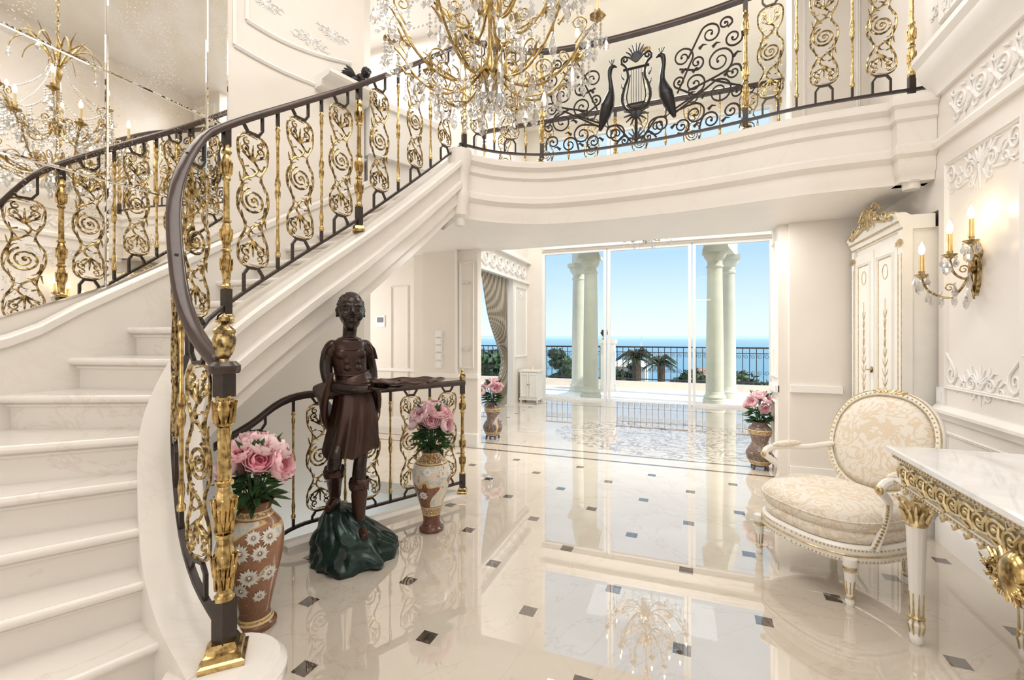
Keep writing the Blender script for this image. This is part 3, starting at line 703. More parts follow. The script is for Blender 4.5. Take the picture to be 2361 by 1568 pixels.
for zz, rr, n_ in ((.36, .032, 8), (.31, .026, 8), (.57, .031, 8), (.53, .026, 8), (.94, .029, 8)):
    for i in range(n_):
        a = 2*PI*(i+(zz in (.31, .53))*.5)/n_
        nb.tube([(rr*cos(a), rr*sin(a), zz-.045), (rr*1.2*cos(a), rr*1.2*sin(a), zz+.01), (rr*1.4*cos(a), rr*1.4*sin(a), zz+.04), (rr*1.48*cos(a), rr*1.48*sin(a), zz+.035)], [.008, .006, .0025], 5)
nb.cur = 1
nb.box(-.030, .030, -.030, .030, .07, .225); nb.box(-.027, .027, -.027, .027, .995, 1.09)
build(nb, 'newel_post', [M_postgold, M_iron], rs, False)
fb = B(); fb.lathe([(.026, 1.12), (.018, 1.125), (.015, 1.14), (.028, 1.16), (.037, 1.19), (.040, 1.215), (.034, 1.235), (.038, 1.24), (.038, 1.25), (.025, 1.262), (.013, 1.275), (.020, 1.285), (.018, 1.30), (.0, 1.315)], 24, (0, 0, 0), lambda a, z: 1+.07*cos(10*a)); build(fb, 'finial', M_gold, rs)
cb = B(); cb.lathe([(.05, 1.085), (.055, 1.095), (.055, 1.115), (.04, 1.13), (0, 1.13)], 20); build(cb, 'newel_cap', M_rail, rs)

PE = Path([p+Vector((0, 0, 0.02)) for p in EDGE])
dA = PE.near(-1.36, 4.53); dB = PE.near(0.535, 4.44); dC = PE.near(1.64, 4.33)
rb = thing('balcony_railing', 'wrought iron balcony railing with lyre and two peacocks above curved ledge', 'railing', (-2.045, 3.99, ZB))
it = [(0.05, 'post'), (dA, 'post'), (dB, 'post'), (dC, 'post')]
for i, k in enumerate(('panel', 'bal', 'panel', 'bal')): it.append((0.05+(dA-0.05)*(i+1)/5, k))
for i, k in enumerate(('panel', 'bal', 'panel', 'bal', 'panel')): it.append((dB+(dC-dB)*(i+1)/6, k))
railing(rb, PE, it, 1.18)
Lp = (dB-dA); mid = (dA+dB)/2
def PM(x, z, o=0.0):
    p, t, m = PE.get(mid+x*Lp/2); return (p.x+t.y*o, p.y-t.x*o, p.z+z)
pk = B()
def T(pts, r0, r1, n=6): pk.tube([PM(*p) for p in pts], [r0, r1], n)
def cc(pts, n=6): return [(q.x, q.y) for q in catmull([(p[0], p[1], 0) for p in pts], n)]
ly = B()
for sx in (-1, 1):
    pts = cc([(0, .42), (sx*.09, .44), (sx*.14, .54), (sx*.12, .66), (sx*.085, .76), (sx*.10, .86), (sx*.15, .91)])+[(sx*p[0], p[1]) for p in spiral((.115, .94), .038, 1.3, -.5, 1, 14)]
    ly.tube([PM(*p) for p in pts], [.016, .009], 8)
    ly.tube([PM(*p) for p in cc([(0, .44), (sx*.06, .46), (sx*.095, .55), (sx*.08, .66), (sx*.06, .78)])], .006, 6)
    for zz in (.55, .65, .75): ly.tube([PM(sx*.125, zz), PM(sx*.145, zz+.03), PM(sx*.15, zz+.06)], [.010, .003], 5)
ly.tube([PM(-.13, .84), PM(.13, .84)], .012, 6); ly.tube([PM(-.09, .49), PM(.09, .49)], .009, 6)
for k in range(5): ly.tube([PM(-.05+.025*k, .49), PM(-.05+.025*k, .84)], .0035, 5)
for k in range(-4, 5): ly.tube([PM(0, .90), PM(.055*sin(k*.35)*1.3, .94+.09*cos(k*.35)), PM(.09*sin(k*.35)*1.3, .95+.13*cos(k*.35))], [.013, .005], 5)
for k in range(-4, 5): ly.tube([PM(0, .40), PM(.13*sin(k*.45), .40-.13*cos(k*.45))], [.017, .006], 5)
ly.tube([PM(0, .42), PM(0, .1)], .016, 6)
for k in range(-3, 4): ly.tube([PM(0, .14), PM(.10*sin(k*.45), .14+.12*cos(k*.45))], [.015, .005], 5)
for sx in (-1, 1):
    def X(p): return (sx*p[0], p[1])
    bd = B()
    body = cc([(.195, .885), (.23, .905), (.262, .885), (.270, .815), (.260, .74), (.256, .67), (.268, .60), (.292, .52), (.322, .43), (.35, .35), (.375, .28)], 5)
    bd.tube([PM(*X(p)) for p in body], [.004, .018, .025, .020, .021, .028, .048, .066, .060, .036, .014], 10)
    for k in (-1, 0, 1): bd.tube([PM(*X((.245, .91))), PM(*X((.25+.024*k, .97)))], [.003, .007], 5)
    for lx in (.30, .33): bd.tube([PM(*X((lx, .44))), PM(*X((lx-.01, .32))), PM(*X((lx-.05, .30)))], .006, 5)
    build(bd, 'peacock', M_black, rb, True)
    sc = [((.37, .33), (.56, .27), .10, 1.6, -1), ((.38, .32), (.78, .42), .12, 1.7, -1), ((.38, .36), (.56, .55), .10, 1.6, 1), ((.50, .50), (.78, .70), .13, 1.8, 1), ((.40, .5), (.45, .82), .10, 1.6, 1), ((.5, .8), (.70, .97), .10, 1.5, -1), ((.42, .72), (.58, .74), .07, 1.4, 1),
          ((.3, .3), (.20, .22), .09, 1.6, 1), ((.05, .12), (.24, .24), .08, 1.5, -1), ((.40, .12), (.44, .18), .075, 1.5, 1), ((.60, .12), (.70, .18), .08, 1.5, -1), ((.95, .14), (.88, .22), .07, 1.4, 1), ((.97, .55), (.90, .56), .07, 1.4, 1), ((.97, .9), (.90, .87), .08, 1.4, -1), ((.55, .45), (.42, .60), .06, 1.4, -1), ((.7, .55), (.92, .38), .06, 1.3, -1), ((.2, .12), (.12, .14), .05, 1.3, 1), ((.85, .98), (.83, 1.02), .06, 1.3, 1)]
    for p0, c, r, tn, d in sc:
        q = scroll(p0, c, r, tn, d); T([X(p) for p in q], .0095, .006)
        e = q[-1]; pk.ell(PM(*X(e)), (.013, .013, .013), 7, 5)
    for p in ((.50, .45), (.62, .40), (.68, .28), (.54, .66), (.82, .55), (.6, .86), (.44, .68), (.72, .84), (.9, .7), (.34, .18), (.55, .15), (.80, .14)):
        T([X(p), X((p[0]+.035, p[1]+.03)), X((p[0]+.07, p[1]+.02))], .016, .003)
build(pk, 'scrollwork', M_iron, rb, True); build(ly, 'lyre', M_black, rb, True)

# rear railing of the balcony
BK = Path([(-2.55, 5.62, ZB), (1.05, 5.62, ZB)])
rk = thing('balcony_railing', 'second gilt railing at the rear of the balcony, overlooking the hall', 'railing', (-0.75, 5.62, ZB))
it = []
for i in range(13):
    d = .05+i*(BK.L-.1)/12; it.append((d, 'post' if i % 6 == 0 else ('panel' if i % 2 else 'bal')))
railing(rk, BK, it, 1.0, .95)

# lower stairwell railing
LR = Path(catmull([(-2.78, 2.02, -.24), (-2.69, 2.2, -.13), (-2.58, 2.46, 0.03), (-2.35, 2.92, 0.03), (-2.12, 3.36, 0.03), (-1.90, 3.80, 0.03)], 6))
rl = thing('stairwell_railing', 'low gilt scroll railing behind the bronze statue around the stairwell', 'railing', (-1.90, 3.80, 0))
it = [(LR.L-.02, 'post')]
dl = LR.near(-2.58, 2.46)
it += [(dl, 'bal')]
for i, k in enumerate(('panel', 'bal', 'panel', 'bal', 'panel', 'bal', 'panel')): it.append((dl+(LR.L-dl)*(i+1)/8, k))
it.append((dl*.5, 'panel'))
railing(rl, LR, it, 1.03, rail_w=.024)
fb = B(); fb.lathe([(.018, 1.055), (.014, 1.07), (.028, 1.09), (.032, 1.12), (.022, 1.14), (.012, 1.155), (.015, 1.17), (0, 1.19)], 16, LR.get(LR.L-.02)[0]-Vector((0, 0, .03))); build(fb, 'finial', M_gold, rl, True)
b = B(); b.sweep([p-Vector((0, 0, p.z)) for p in LR.p if p.z > 0.0], [(-.07, -.1), (-.07, .03), (.07, .03), (.07, -.0), (.07, -.1)]); struct(b, 'trim_9', M_marble)

# ------------------------------------------------------------------ chandeliers
def drop_mesh(l=0.085, w=1.0):
    b = B(); b.lathe([(.0, 0), (.007*w, -.006), (.007*w, -.014), (.0015, -.02), (.006*w, -.03), (.017*w, -l*.62), (.013*w, -l*.85), (0, -l)], 6)
    return mesh_of(b, 'crystal_drop', M_crystal, 10)
ME_drop = drop_mesh(.09, 1.1)
ME_drop2 = drop_mesh(0.135, 1.35)
def bead(b, p, r):
    p = Vector(p); b.add([p+Vector((r, 0, 0)), p+Vector((0, r, 0)), p+Vector((-r, 0, 0)), p+Vector((0, -r, 0)), p+Vector((0, 0, r*1.3)), p+Vector((0, 0, -r*1.3))], [(0, 1, 4), (1, 2, 4), (2, 3, 4), (3, 0, 4), (1, 0, 5), (2, 1, 5), (3, 2, 5), (0, 3, 5)])
def chandelier(label, loc, K, n1, n2, ceil, group=None, drops=True):
    t = thing('chandelier', label, 'chandelier', loc, 0.2, group)
    b = B(); b.lathe([(0, 0), (.013, .012), (.018, .03), (.010, .05), (.025, .075), (.042, .11), (.056, .15), (.058, .19), (.040, .23), (.018, .27), (.024, .30), (.014, .34), (.012, .5), (.028, .56), (.038, .62), (.024, .68), (.012, .74), (.012, .98), (.025, 1.03), (.032, 1.08), (.016, 1.13), (.01, 1.2), (.01, 1.4)], 20, (0, 0, 0), lambda a, z: 1+.06*cos(8*a))
    b.v = [(x*K, y*K, z*K) for x, y, z in b.v]; build(b, 'stem', M_chgold, t)
    b = B(); z = 1.4*K; i = 0
    while loc[2]+z < ceil-.03:
        a = .012; P = [(a*cos(q), 0, .028+.028*sin(q)) for q in circ(10)]
        b.tube([(p[0], 0, p[2]+z) if i % 2 else (0, p[0], p[2]+z) for p in P], .004, 5, True); z += .048; i += 1
    b.lathe([(.07, ceil-loc[2]-.004), (.06, ceil-loc[2]-.03), (.015, ceil-loc[2]-.06)], 16); build(b, 'chain', M_oldgold, t)
    def arm_mesh(R, z0, zc):
        b = B(); k = R/.6
        P = catmull([(.04, 0, z0), (.14*k, 0, z0-.09), (.28*k, 0, z0-.11), (.42*k, 0, z0-.02), (.53*k, 0, zc-.10), (.6*k, 0, zc-.02)], 6)
        b.tube(P, [.0088, .006], 7)
        b.tube([(p[0]*k, 0, p[1]) for p in scroll((.20, z0-.11), (.30, z0-.01), .06, 1.5, 1)], [.006, .003], 6)
        b.tube([(p[0]*k, 0, p[1]) for p in scroll((.48, zc-.13), (.50, zc-.02), .045, 1.5, 1)], [.005, .003], 6)
        b.tube([(p[0]*k, 0, p[1]) for p in scroll((.10, z0-.06), (.14, z0+.06), .05, 1.4, -1)], [.006, .003], 6)
        for q, s in ((.18, 1), (.34, 1), (.34, -1), (.46, -1), (.5, 1)):
            zz = z0-.10+.12*max(0, (q-.3)/.2)
            b.tube([(q*k, 0, zz), (q*k+.025, s*.02, zz+.04), (q*k+.06, s*.03, zz+.05)], [.009, .002], 5)
        o = (.6*k, 0, zc)
        b.lathe([(.004, -.03), (.013, -.015), (.039, 0), (.045, .008), (.036, .006), (.014, .01), (.018, .03), (.016, .045)], 14, o, lambda a, z: 1+.09*cos(9*a))
        b.v = [(x*K, y*K, z*K) for x, y, z in b.v]
        c = B(); c.lathe([(.011, .04), (.011, .135), (.0, .137)], 10, o); c.v = [(x*K, y*K, z*K) for x, y, z in c.v]
        f = B(); f.lathe([(.006, .137), (.014, .155), (.013, .175), (.005, .20), (0, .212)], 10, o); f.v = [(x*K, y*K, z*K) for x, y, z in f.v]
        return mesh_of(b, 'arm', M_chgold), mesh_of(c, 'candle', M_candle), mesh_of(f, 'bulb', M_bulb)
    tiers = [(n1, .62, .20, .44, 0), (n2, .40, .55, .76, .3)]
    st_ = B()
    def rp(R, a, z): return (R*cos(a)*K, R*sin(a)*K, z*K)
    for (n, R, z0, zc, off) in tiers:
        ms = arm_mesh(R, z0, zc)
        for i in range(n):
            a = off+2*PI*i/n; lo = n == n1
            ar = inst(ms[0], 'arm', t, (0, 0, 0), a); inst(ms[1], 'candle', ar); inst(ms[2], 'bulb', ar)
            if drops:
                for j, (dr, da, dz) in enumerate(((-.05, 0, -.10), (.05, .02, -.10), (0, .08, -.05), (-.3*R/.62, .06, -.36 if lo else -.33), (-.14, .0, -.24), (-.42*R/.62, -.1, -.36))[:6 if lo else 4]):
                    inst(ME_drop2 if j in (0, 3, 4) else ME_drop, 'crystal_drop', t, rp(R+dr, a+da, zc+dz), a, K)
            for q in range(5):
                aa = a+(q-2)*.065; l = 3+((i+2*q) % 5)
                for e in range(l): bead(st_, rp(R-.01+.03*(q % 2), aa, zc-.02-e*.024), .0095*K)
                bead(st_, rp(R-.01+.03*(q % 2), aa, zc-.02-l*.024-.015), .020*K)
            a2 = off+2*PI*(i+1)/n
            for e in range(1, 22):
                f = e/22; aa = a+(a2-a)*f; bead(st_, rp(R*.98-.05*sin(PI*f), aa, zc-.03-.14*sin(PI*f)), .010*K)
                if e % 2: bead(st_, rp(R*.62-.04*sin(PI*f), aa, z0+.03-.12*sin(PI*f)), .010*K)
            for sw in (.35, .65):
                aa = a+(a2-a)*sw; dz = .14*sin(PI*sw)
                for e in range(4): bead(st_, rp(R*.95, aa, zc-.05-dz-.024*e), .010*K)
                bead(st_, rp(R*.95, aa, zc-.165-dz), .022*K)
            for e in range(3): bead(st_, rp(R*.62, (a+a2)/2, z0-.10-.024*e), .010*K)
            bead(st_, rp(R*.62, (a+a2)/2, z0-.19), .021*K)
            top = .70 if lo else 1.25
            for e in range(1, 26):
                f = e/26; bead(st_, rp(.05+(R-.1)*f**1.5, a+.1, top+(zc-top)*(f**.6)), .0085*K)
            for e in range(6):
                bead(st_, rp(.22+.10*(e % 2), a+.2, z0-.10-.022*e), .010*K)
    for i in range(10):
        a = 2*PI*i/10
        if drops: inst(ME_drop2, 'crystal_drop', t, rp(.075, a, .11), a, K)
        for e in range(6): bead(st_, rp(.05, a+.3, .16-.028*e), .012*K)
        cf = catmull([(.02, 0, 1.12), (.1, 0, 1.27), (.2, 0, 1.33), (.28, 0, 1.28), (.31, 0, 1.2)], 4)
        q = B(); R_ = Matrix.Rotation(a, 4, 'Z'); q.tube([R_ @ (p*K) for p in cf], [.007*K, .003*K], 6)
        q.tube([R_ @ (Vector(p)*K) for p in ((.1, 0, 1.27), (.15, .04, 1.34), (.2, .05, 1.42))], [.010*K, .002*K], 5)
        build(q, 'crown_frond', M_chgold, t)
        if drops and i % 2 == 0: inst(ME_drop, 'crystal_drop', t, rp(.31, a, 1.19), a, K)
    o = build(st_, 'crystal_strands', M_crystal, t, smooth=False); o['kind'] = 'stuff'
    return t
cpos = at(1130, 240, 2.6)
chandelier('large gilt chandelier with crystal drops hanging in front of the balcony', (cpos.x, cpos.y, cpos.z), 0.98, 10, 6, 5.7)
chandelier('small crystal chandelier in the far hall, tips showing below the opening', (-0.55, 8.0, 3.06), 1.05, 8, 5, 6.38, None, False)

# ------------------------------------------------------------------ wall sconce
sp_ = Vector((1.77, 3.72, 1.92))
sc = thing('wall_sconce', 'gilt three candle wall sconce with crystal drops on the right wall', 'wall lamp', sp_)
b = B()
poly = cc([(0, -.17), (.03, -.1), (.04, 0), (.032, .06), (.052, .1), (.028, .15), (0, .19), (-.028, .15), (-.052, .1), (-.032, .06), (-.04, 0), (-.03, -.1)], 4)
b.prism(poly, lambda y, z, d: (-d, y, z), 0.0, .022)
for k in range(-3, 4): b.tube([(-.03, 0, 0), (-.035, .05*sin(k*.9), .12*cos(k*.45))], [.012, .004], 5)
b.tube([(-.03, 0, .1), (-.04, 0, -.05), (-.02, 0, -.19)], [.018, .005], 6)
build(b, 'backplate', M_oldgold, sc)
for (ex, ey, ez) in ((-.25, .09, -.02), (-.155, -.03, .09), (-.10, -.14, .155)):
    b = B(); P = catmull([(-.03, 0, -.02), (ex*.45, ey*.4, ez-.15), (ex*.85, ey*.85, ez-.11), (ex, ey, ez-.02)], 8); b.tube(P, [.009, .006], 7)
    b.tube([(ex*.5+p[0]*.04, ey*.45, ez-.09+p[1]*.04) for p in scroll((1, -1.2), (0, 0), .7, 1.3, 1)], [.006, .003], 5)
    b.lathe([(.004, -.03), (.016, -.015), (.034, 0), (.040, .008), (.032, .006), (.014, .01), (.018, .03)], 14, (ex, ey, ez), lambda a, z: 1+.07*cos(9*a))
    ar = build(b, 'arm', M_oldgold, sc)
    c = B(); c.lathe([(.0145, .02), (.0145, .14), (0, .142)], 12, (ex, ey, ez)); build(c, 'candle', M_gcandle, ar)
    f = B(); f.lathe([(.007, .142), (.017, .165), (.016, .19), (.006, .215), (0, .23)], 12, (ex, ey, ez)); build(f, 'bulb', M_bulb2, ar)
    for q in range(5):
        a = 2*PI*q/5+.4; inst(ME_drop2 if q % 2 else ME_drop, 'crystal_drop', sc, (ex+.036*cos(a), ey+.036*sin(a), ez-.005-.012*(q % 2)), a, .8)
for (x, y, z) in ((-.1, .04, -.13), (-.16, .06, -.13), (-.07, -.05, -.12), (-.2, .07, -.13), (-.05, .02, -.15), (-.12, -.01, -.08), (-.09, -.1, -.03), (-.22, .08, -.11)): inst(ME_drop2, 'crystal_drop', sc, (x, y, z), 0, .8)

# ------------------------------------------------------------------ vases and bouquets
def daisy(b, P, Nn, r):
    Nn = Vector(Nn).normalized(); U = Vector((0, 0, 1)).cross(Nn)
    if U.length < .01: U = Vector((1, 0, 0))
    U.normalize(); V = Nn.cross(U)
    for k in range(16):
        a = 2*PI*k/16; rl_ = r*(1-.15*(k % 2))
        d = U*cos(a)+V*sin(a); e = Nn.cross(d)
        b.add([P+d*rl_*.2+Nn*.004, P+d*rl_*.65+e*rl_*.15+Nn*.005, P+d*rl_+Nn*.001, P+d*rl_*.65-e*rl_*.15+Nn*.005], [(0, 1, 2, 3)])
    b.ell(P+Nn*.002, (r*.14,)*3, 8, 5)
def vase(label, loc, prof, mat, group, n=40, flowers=(), mod=None, feet=False):
    t = thing('vase', label, 'vase', loc, 0, group)
    b = B(); P = [(q.x, q.z) for q in catmull([(r, 0, z) for r, z in prof], 5)]
    z1 = P[-1][1]; inner_ = [(P[-1][0]-.012, z1-.003), (P[-1][0]-.02, z1-.05), (.01, z1-.12)]
    b.lathe(P+inner_, n, (0, 0, 0), mod)
    b.cur = 1
    toc = math.atan2(-loc[1], -loc[0])
    for (da, z, r) in flowers:
        a = toc+da
        for (ra, za), (rb2, zb2) in zip(P, P[1:]):
            if za <= z <= zb2 and zb2 > za:
                rr = ra+(rb2-ra)*(z-za)/(zb2-za); sl = (rb2-ra)/(zb2-za); break
        daisy(b, Vector((rr*cos(a), rr*sin(a), z)), (cos(a), sin(a), -sl), r)
    if feet:
        b.cur = 0
        for k in range(4):
            a = PI/4+k*PI/2; b.tube([(.07*cos(a), .07*sin(a), .07), (.095*cos(a), .095*sin(a), .03), (.10*cos(a), .10*sin(a), 0.0)], [.02, .014], 6)
    build(b, 'body', [mat, M_daisy], t)
    return t
def bloom_mesh(seed):
    rnd = random.Random(seed); b = B()
    layers = [(4, .34, 2.6, .0), (6, .50, 2.35, .01), (7, .68, 2.1, .0), (8, .86, 1.85, -.02), (8, 1.0, 1.55, -.06)]
    for (n, R, pm_, dz) in layers:
        ph = rnd.random()*6
        for k in range(n):
            a0 = ph+2*PI*k/n+rnd.uniform(-.15, .15); w = 2.4*PI/n; g = []
            t_ = pm_*rnd.uniform(.92, 1.08)
            for j in range(6):
                v = j/5
                psi = t_*v**.85
                for i in range(5):
                    u = -1+i/2; ww = w*.5*(sin(PI*min(1, .12+v*.60)))*1.15
                    a = a0+u*ww; rr = R*(1+.04*sin(u*5+k)*v)*(1-.08*u*u*v)
                    ruff = .05*sin(3.2*u*2+k*2)*v*v
                    ps = psi*(1-.08*u*u*v)
                    g.append((rr*sin(ps)*cos(a)*(1+ruff), rr*sin(ps)*sin(a)*(1+ruff), R*.85*(1-cos(ps))+dz+ruff*.3))
            b.add(g, [(j*5+i, j*5+i+1, j*5+i+6, j*5+i+5) for j in range(5) for i in range(4)])
    return b
ME_bl = [mesh_of(bloom_mesh(1), 'bloom', M_pink, 180), mesh_of(bloom_mesh(5), 'bloom', M_palep, 180), mesh_of(bloom_mesh(9), 'bloom', M_palep, 180)]
def leafb(b, p, d, l, w):
    d = Vector(d).normalized(); s_ = d.cross(Vector((0, 0, 1)))
    if s_.length < .05: s_ = Vector((1, 0, 0))
    s_.normalize(); p = Vector(p); n = s_.cross(d)
    b.add([p, p+d*l*.3+s_*w*.8+n*.01, p+d*l*.65+s_*w*.7, p+d*l-n*l*.15, p+d*l*.65-s_*w*.7, p+d*l*.3-s_*w*.8+n*.01, p+d*l*.5-n*.012], [(0, 1, 6), (1, 2, 6), (2, 3, 6), (3, 4, 6), (4, 5, 6), (5, 0, 6)])
def bouquet(label, loc, R, Hh, n, br, seed, group):
    rnd = random.Random(seed); t = thing('bouquet', label, 'flowers', loc, 0, group)
    st2 = B(); lf = B()
    for k in range(n):
        th = PI*(3-math.sqrt(5))*k+seed; f = (k+.5)/n; el = PI/2*(1-f*.95)
        d = Vector((cos(th)*cos(el), sin(th)*cos(el), sin(el)))
        p = Vector((d.x*R, d.y*R, Hh*.42+d.z*Hh*.5))
        s = br*rnd.uniform(.85, 1.12); q = d.to_track_quat('Z', 'Y').to_euler()
        inst(ME_bl[k % 3], 'bloom', t, p-d*s*.6, 0, s, (q.x, q.y, q.z))
        st2.tube([(0, 0, -.05), (p.x*.35, p.y*.35, Hh*.2), p-d*s*.55], .004, 5)
    for k in range(int(n*6)):
        a = rnd.random()*6.28; z = rnd.uniform(-.03, Hh*.32); r0 = rnd.uniform(.02, R*.6)
        leafb(lf, (r0*cos(a), r0*sin(a), z+.02), (cos(a), sin(a), rnd.uniform(-.35, .6)), R*rnd.uniform(.5, .85), R*.13)
    for k in range(7):
        a = rnd.random()*6.28; leafb(lf, (R*.5*cos(a), R*.5*sin(a), Hh*.75), (cos(a)*.5, sin(a)*.5, 1), R*.7, R*.12)
    build(st2, 'stems', M_leaf, t); build(lf, 'foliage', M_leaf, t, smooth=False)
v1 = gz(588, 1440); v2 = gz(995, 1220); v3 = gz(1136, 1010); v4 = gz(1752, 1080)
vase('tall brown painted floor vase beside the newel, white chrysanthemums on it', (v1.x, v1.y, 0), [(.098, 0), (.102, .02), (.085, .04), (.072, .07), (.078, .12), (.10, .22), (.128, .36), (.136, .45), (.125, .52), (.09, .57), (.075, .60), (.088, .64), (.095, .65)], M_vase, 'painted floor vases', 48,
     [(-.50, .43, .055), (-.22, .30, .055), (.5, .49, .05), (-.62, .23, .045), (.15, .42, .045), (.55, .30, .045), (-.05, .50, .04), (.2, .19, .035)])
vase('painted red brown floor vase standing right of the bronze statue', (v2.x, v2.y, 0), [(.092, 0), (.095, .02), (.075, .04), (.064, .08), (.075, .15), (.11, .27), (.142, .38), (.146, .45), (.125, .52), (.085, .56), (.072, .585), (.088, .625), (.094, .635)], M_vase2, 'painted floor vases', 48,
     [(-.5, .30, .04), (.6, .46, .04), (-.2, .48, .04)])
hp = [(.06, .03), (.10, .06), (.135, .14), (.13, .20), (.085, .28), (.085, .33), (.115, .40), (.115, .45), (.075, .50), (.085, .53)]
hm = lambda a, z: 1+.05*abs(cos(2*a))
vase('small patterned footed vase at the left pilaster of the hall opening', (v3.x, v3.y, 0), hp, M_vase3, 'small footed vases', 32, (), hm, True)
vase('small patterned footed vase at the right jamb of the hall opening', (v4.x, v4.y, 0), hp, M_vase3, 'small footed vases', 32, (), hm, True)
bouquet('full bouquet of large pink peonies in the tall brown vase', (v1.x, v1.y, .65), .145, .34, 14, .086, 3, 'peony bouquets')
bouquet('bouquet of pink peonies in the vase right of the statue', (v2.x, v2.y, .635), .15, .36, 16, .084, 4, 'peony bouquets')
bouquet('small pink peony bouquet in the vase by the left pilaster', (v3.x, v3.y, .53), .16, .34, 11, .07, 5, 'peony bouquets')
bouquet('small pink peony bouquet in the vase by the right jamb', (v4.x, v4.y, .53), .15, .34, 11, .068, 6, 'peony bouquets')

# ------------------------------------------------------------------ bronze statue
sp0 = gz(812, 1285)
stt = thing('statue', 'dark bronze statue of a boy in tunic holding out a leaf tray', 'statue', (sp0.x, sp0.y, 0), rad(36))
def sstep(x): x = max(0, min(1, x)); return x*x*(3-2*x)
def warp(p):
    x, y, z = p
    tw = rad(16)*sstep((z-.85)/.45)-rad(10)*sstep((z-1.47)/.08)
    x2 = x*cos(tw)-y*sin(tw); y2 = x*sin(tw)+y*cos(tw)
    lean = .030*sstep((z-.3)/.6)-.050*sstep((z-.95)/.45)+.012*sstep((z-1.45)/.15)
    return (x2+lean, y2, z)
def sbuild(b, name, mat, ang=50):
    b.v = [warp(p) for p in b.v]; return build(b, name, mat, stt, ang=ang)
b = B(); rings = []
lv = [(0, .285, .25, 0.01, 0), (.04, .29, .26, 0.01, 0), (.10, .26, .23, 0, 0), (.16, .215, .205, -.02, 0), (.22, .18, .18, -.04, .01), (.28, .13, .15, -.07, .03), (.335, .085, .105, -.09, .05), (.35, .03, .04, -.09, .05)]
lvs = catmull([(a, r, q) for a, r, q, x, y in lv], 7); lvc = catmull([(x, y, 0) for a, r, q, x, y in lv], 7)
for L_, c_ in zip(lvs, lvc):
    ring = []
    for k in range(110):
        a = 2*PI*k/110; nz = noise.noise(Vector((cos(a)*2.3, sin(a)*2.3, L_.x*6)))+.5*noise.noise(Vector((cos(a)*4.5, sin(a)*4.5, L_.x*13)))-.5*abs(noise.noise(Vector((cos(a)*3.3+4, sin(a)*3.3, L_.x*12))))
        f = 1+.20*nz; ring.append((c_.x+L_.y*f*cos(a), c_.y+L_.z*f*sin(a), max(0, L_.x)))
    rings.append(ring)
b.loft(rings); build(b, 'rock_base', M_rock, stt, ang=30)
hd = Vector((0.0, -.02, 1.665)); HT = Matrix.Translation(hd) @ Matrix.Rotation(rad(4), 4, 'Z') @ Matrix.Translation(-hd)
b = B(); b.M = HT
b.ell(hd, (.081, .094, .114), 24, 16); b.ell((0, -.052, 1.60), (.057, .062, .070), 18, 12); b.ell((0, -.088, 1.562), (.026, .022, .022)); b.ell((0, -.03, 1.70), (.077, .081, .07), 18, 12)
for s in (-1, 1):
    b.ell((s*.040, -.082, 1.628), (.032, .032, .036)); b.ell((s*.084, .008, 1.655), (.010, .022, .034)); b.ell((s*.091, .014, 1.668), (.007, .015, .018)); b.ell((s*.089, .004, 1.632), (.007, .010, .012))
    b.ell((s*.034, -.0985, 1.668), (.017, .012, .008)); b.tube([(s*.017, -.104, 1.6735), (s*.034, -.1115, 1.678), (s*.052, -.100, 1.673)], .0045, 8)
    b.tube([(s*.012, -.108, 1.692), (s*.036, -.110, 1.699), (s*.062, -.090, 1.690)], .0075, 8)
    b.ell((s*.0135, -.124, 1.638), (.0105, .012, .009))
b.tube([(0, -.106, 1.70), (0, -.116, 1.675), (0, -.136, 1.645)], [.010, .011, .014], 8)
b.ell((0, -.117, 1.608), (.027, .011, .0065)); b.ell((0, -.115, 1.592), (.022, .012, .0075))
b.M = None
b.tube([(0, .01, 1.42), (0, .005, 1.5), (0, -.005, 1.60)], [.062, .044, .050], 14)
b.ell((0, 0, 1.33), (.10, .075, .15), 18, 12); b.ell((0, 0, 1.12), (.085, .07, .2), 18, 12); b.ell((0, .01, .95), (.105, .085, .12), 18, 12)
b.tube(catmull([(-.10, 0, 1.43), (-.136, .005, 1.36), (-.154, .0, 1.27), (-.150, -.04, 1.185), (-.10, -.125, 1.16), (-.02, -.20, 1.155), (.06, -.24, 1.16)], 6), [.044, .043, .040, .035, .038, .032, .022], 16)
b.tube(catmull([(.10, 0, 1.43), (.128, .015, 1.36), (.144, .03, 1.27), (.138, .02, 1.185), (.148, -.04, 1.163), (.17, -.10, 1.158), (.19, -.14, 1.16)], 6), [.044, .043, .039, .035, .036, .030, .022], 16)
for (w, d) in ((Vector((.06, -.24, 1.16)), Vector((.95, -.12, .02))), (Vector((.19, -.14, 1.16)), Vector((.75, -.5, .02)))):
    d.normalize(); sd = Vector((-d.y, d.x, 0))
    b.ell(w+d*.04, (.038, .034, .016), 12, 8)
    for i, l in enumerate((.060, .070, .066, .053)):
        o = sd*(-.027+.018*i); p = w+d*.07+o
        b.tube([p-d*.02, p+d*l*.5+Vector((0, 0, -.004)), p+d*l+Vector((0, 0, .010))], [.0100, .0090, .007], 7)
    b.tube([w+d*.02+sd*.03, w+d*.055+sd*.050+Vector((0, 0, .018)), w+d*.085+sd*.048+Vector((0, 0, .036))], [.012, .011, .008], 7)
LEGS = [[(.045, 0, .95), (.045, -.05, .80), (.035, -.085, .62), (.045, -.045, .43), (.045, -.03, .25)], [(-.06, .01, .95), (-.095, -.07, .80), (-.118, -.14, .69), (-.122, .0, .54), (-.118, .07, .40)]]
for L_ in LEGS:
    b.tube(catmull(L_, 6), [.074, .064, .053, .043, .044, .048, .042, .031, .028], 16)
    k_ = Vector(L_[2]); b.ell(k_+Vector((0, -.014, .0)), (.032, .032, .040), 12, 8)
o = sbuild(b, 'body', M_skin); remesh(o, .0052, 2)
b = B(); b.M = HT; rnd = random.Random(2)
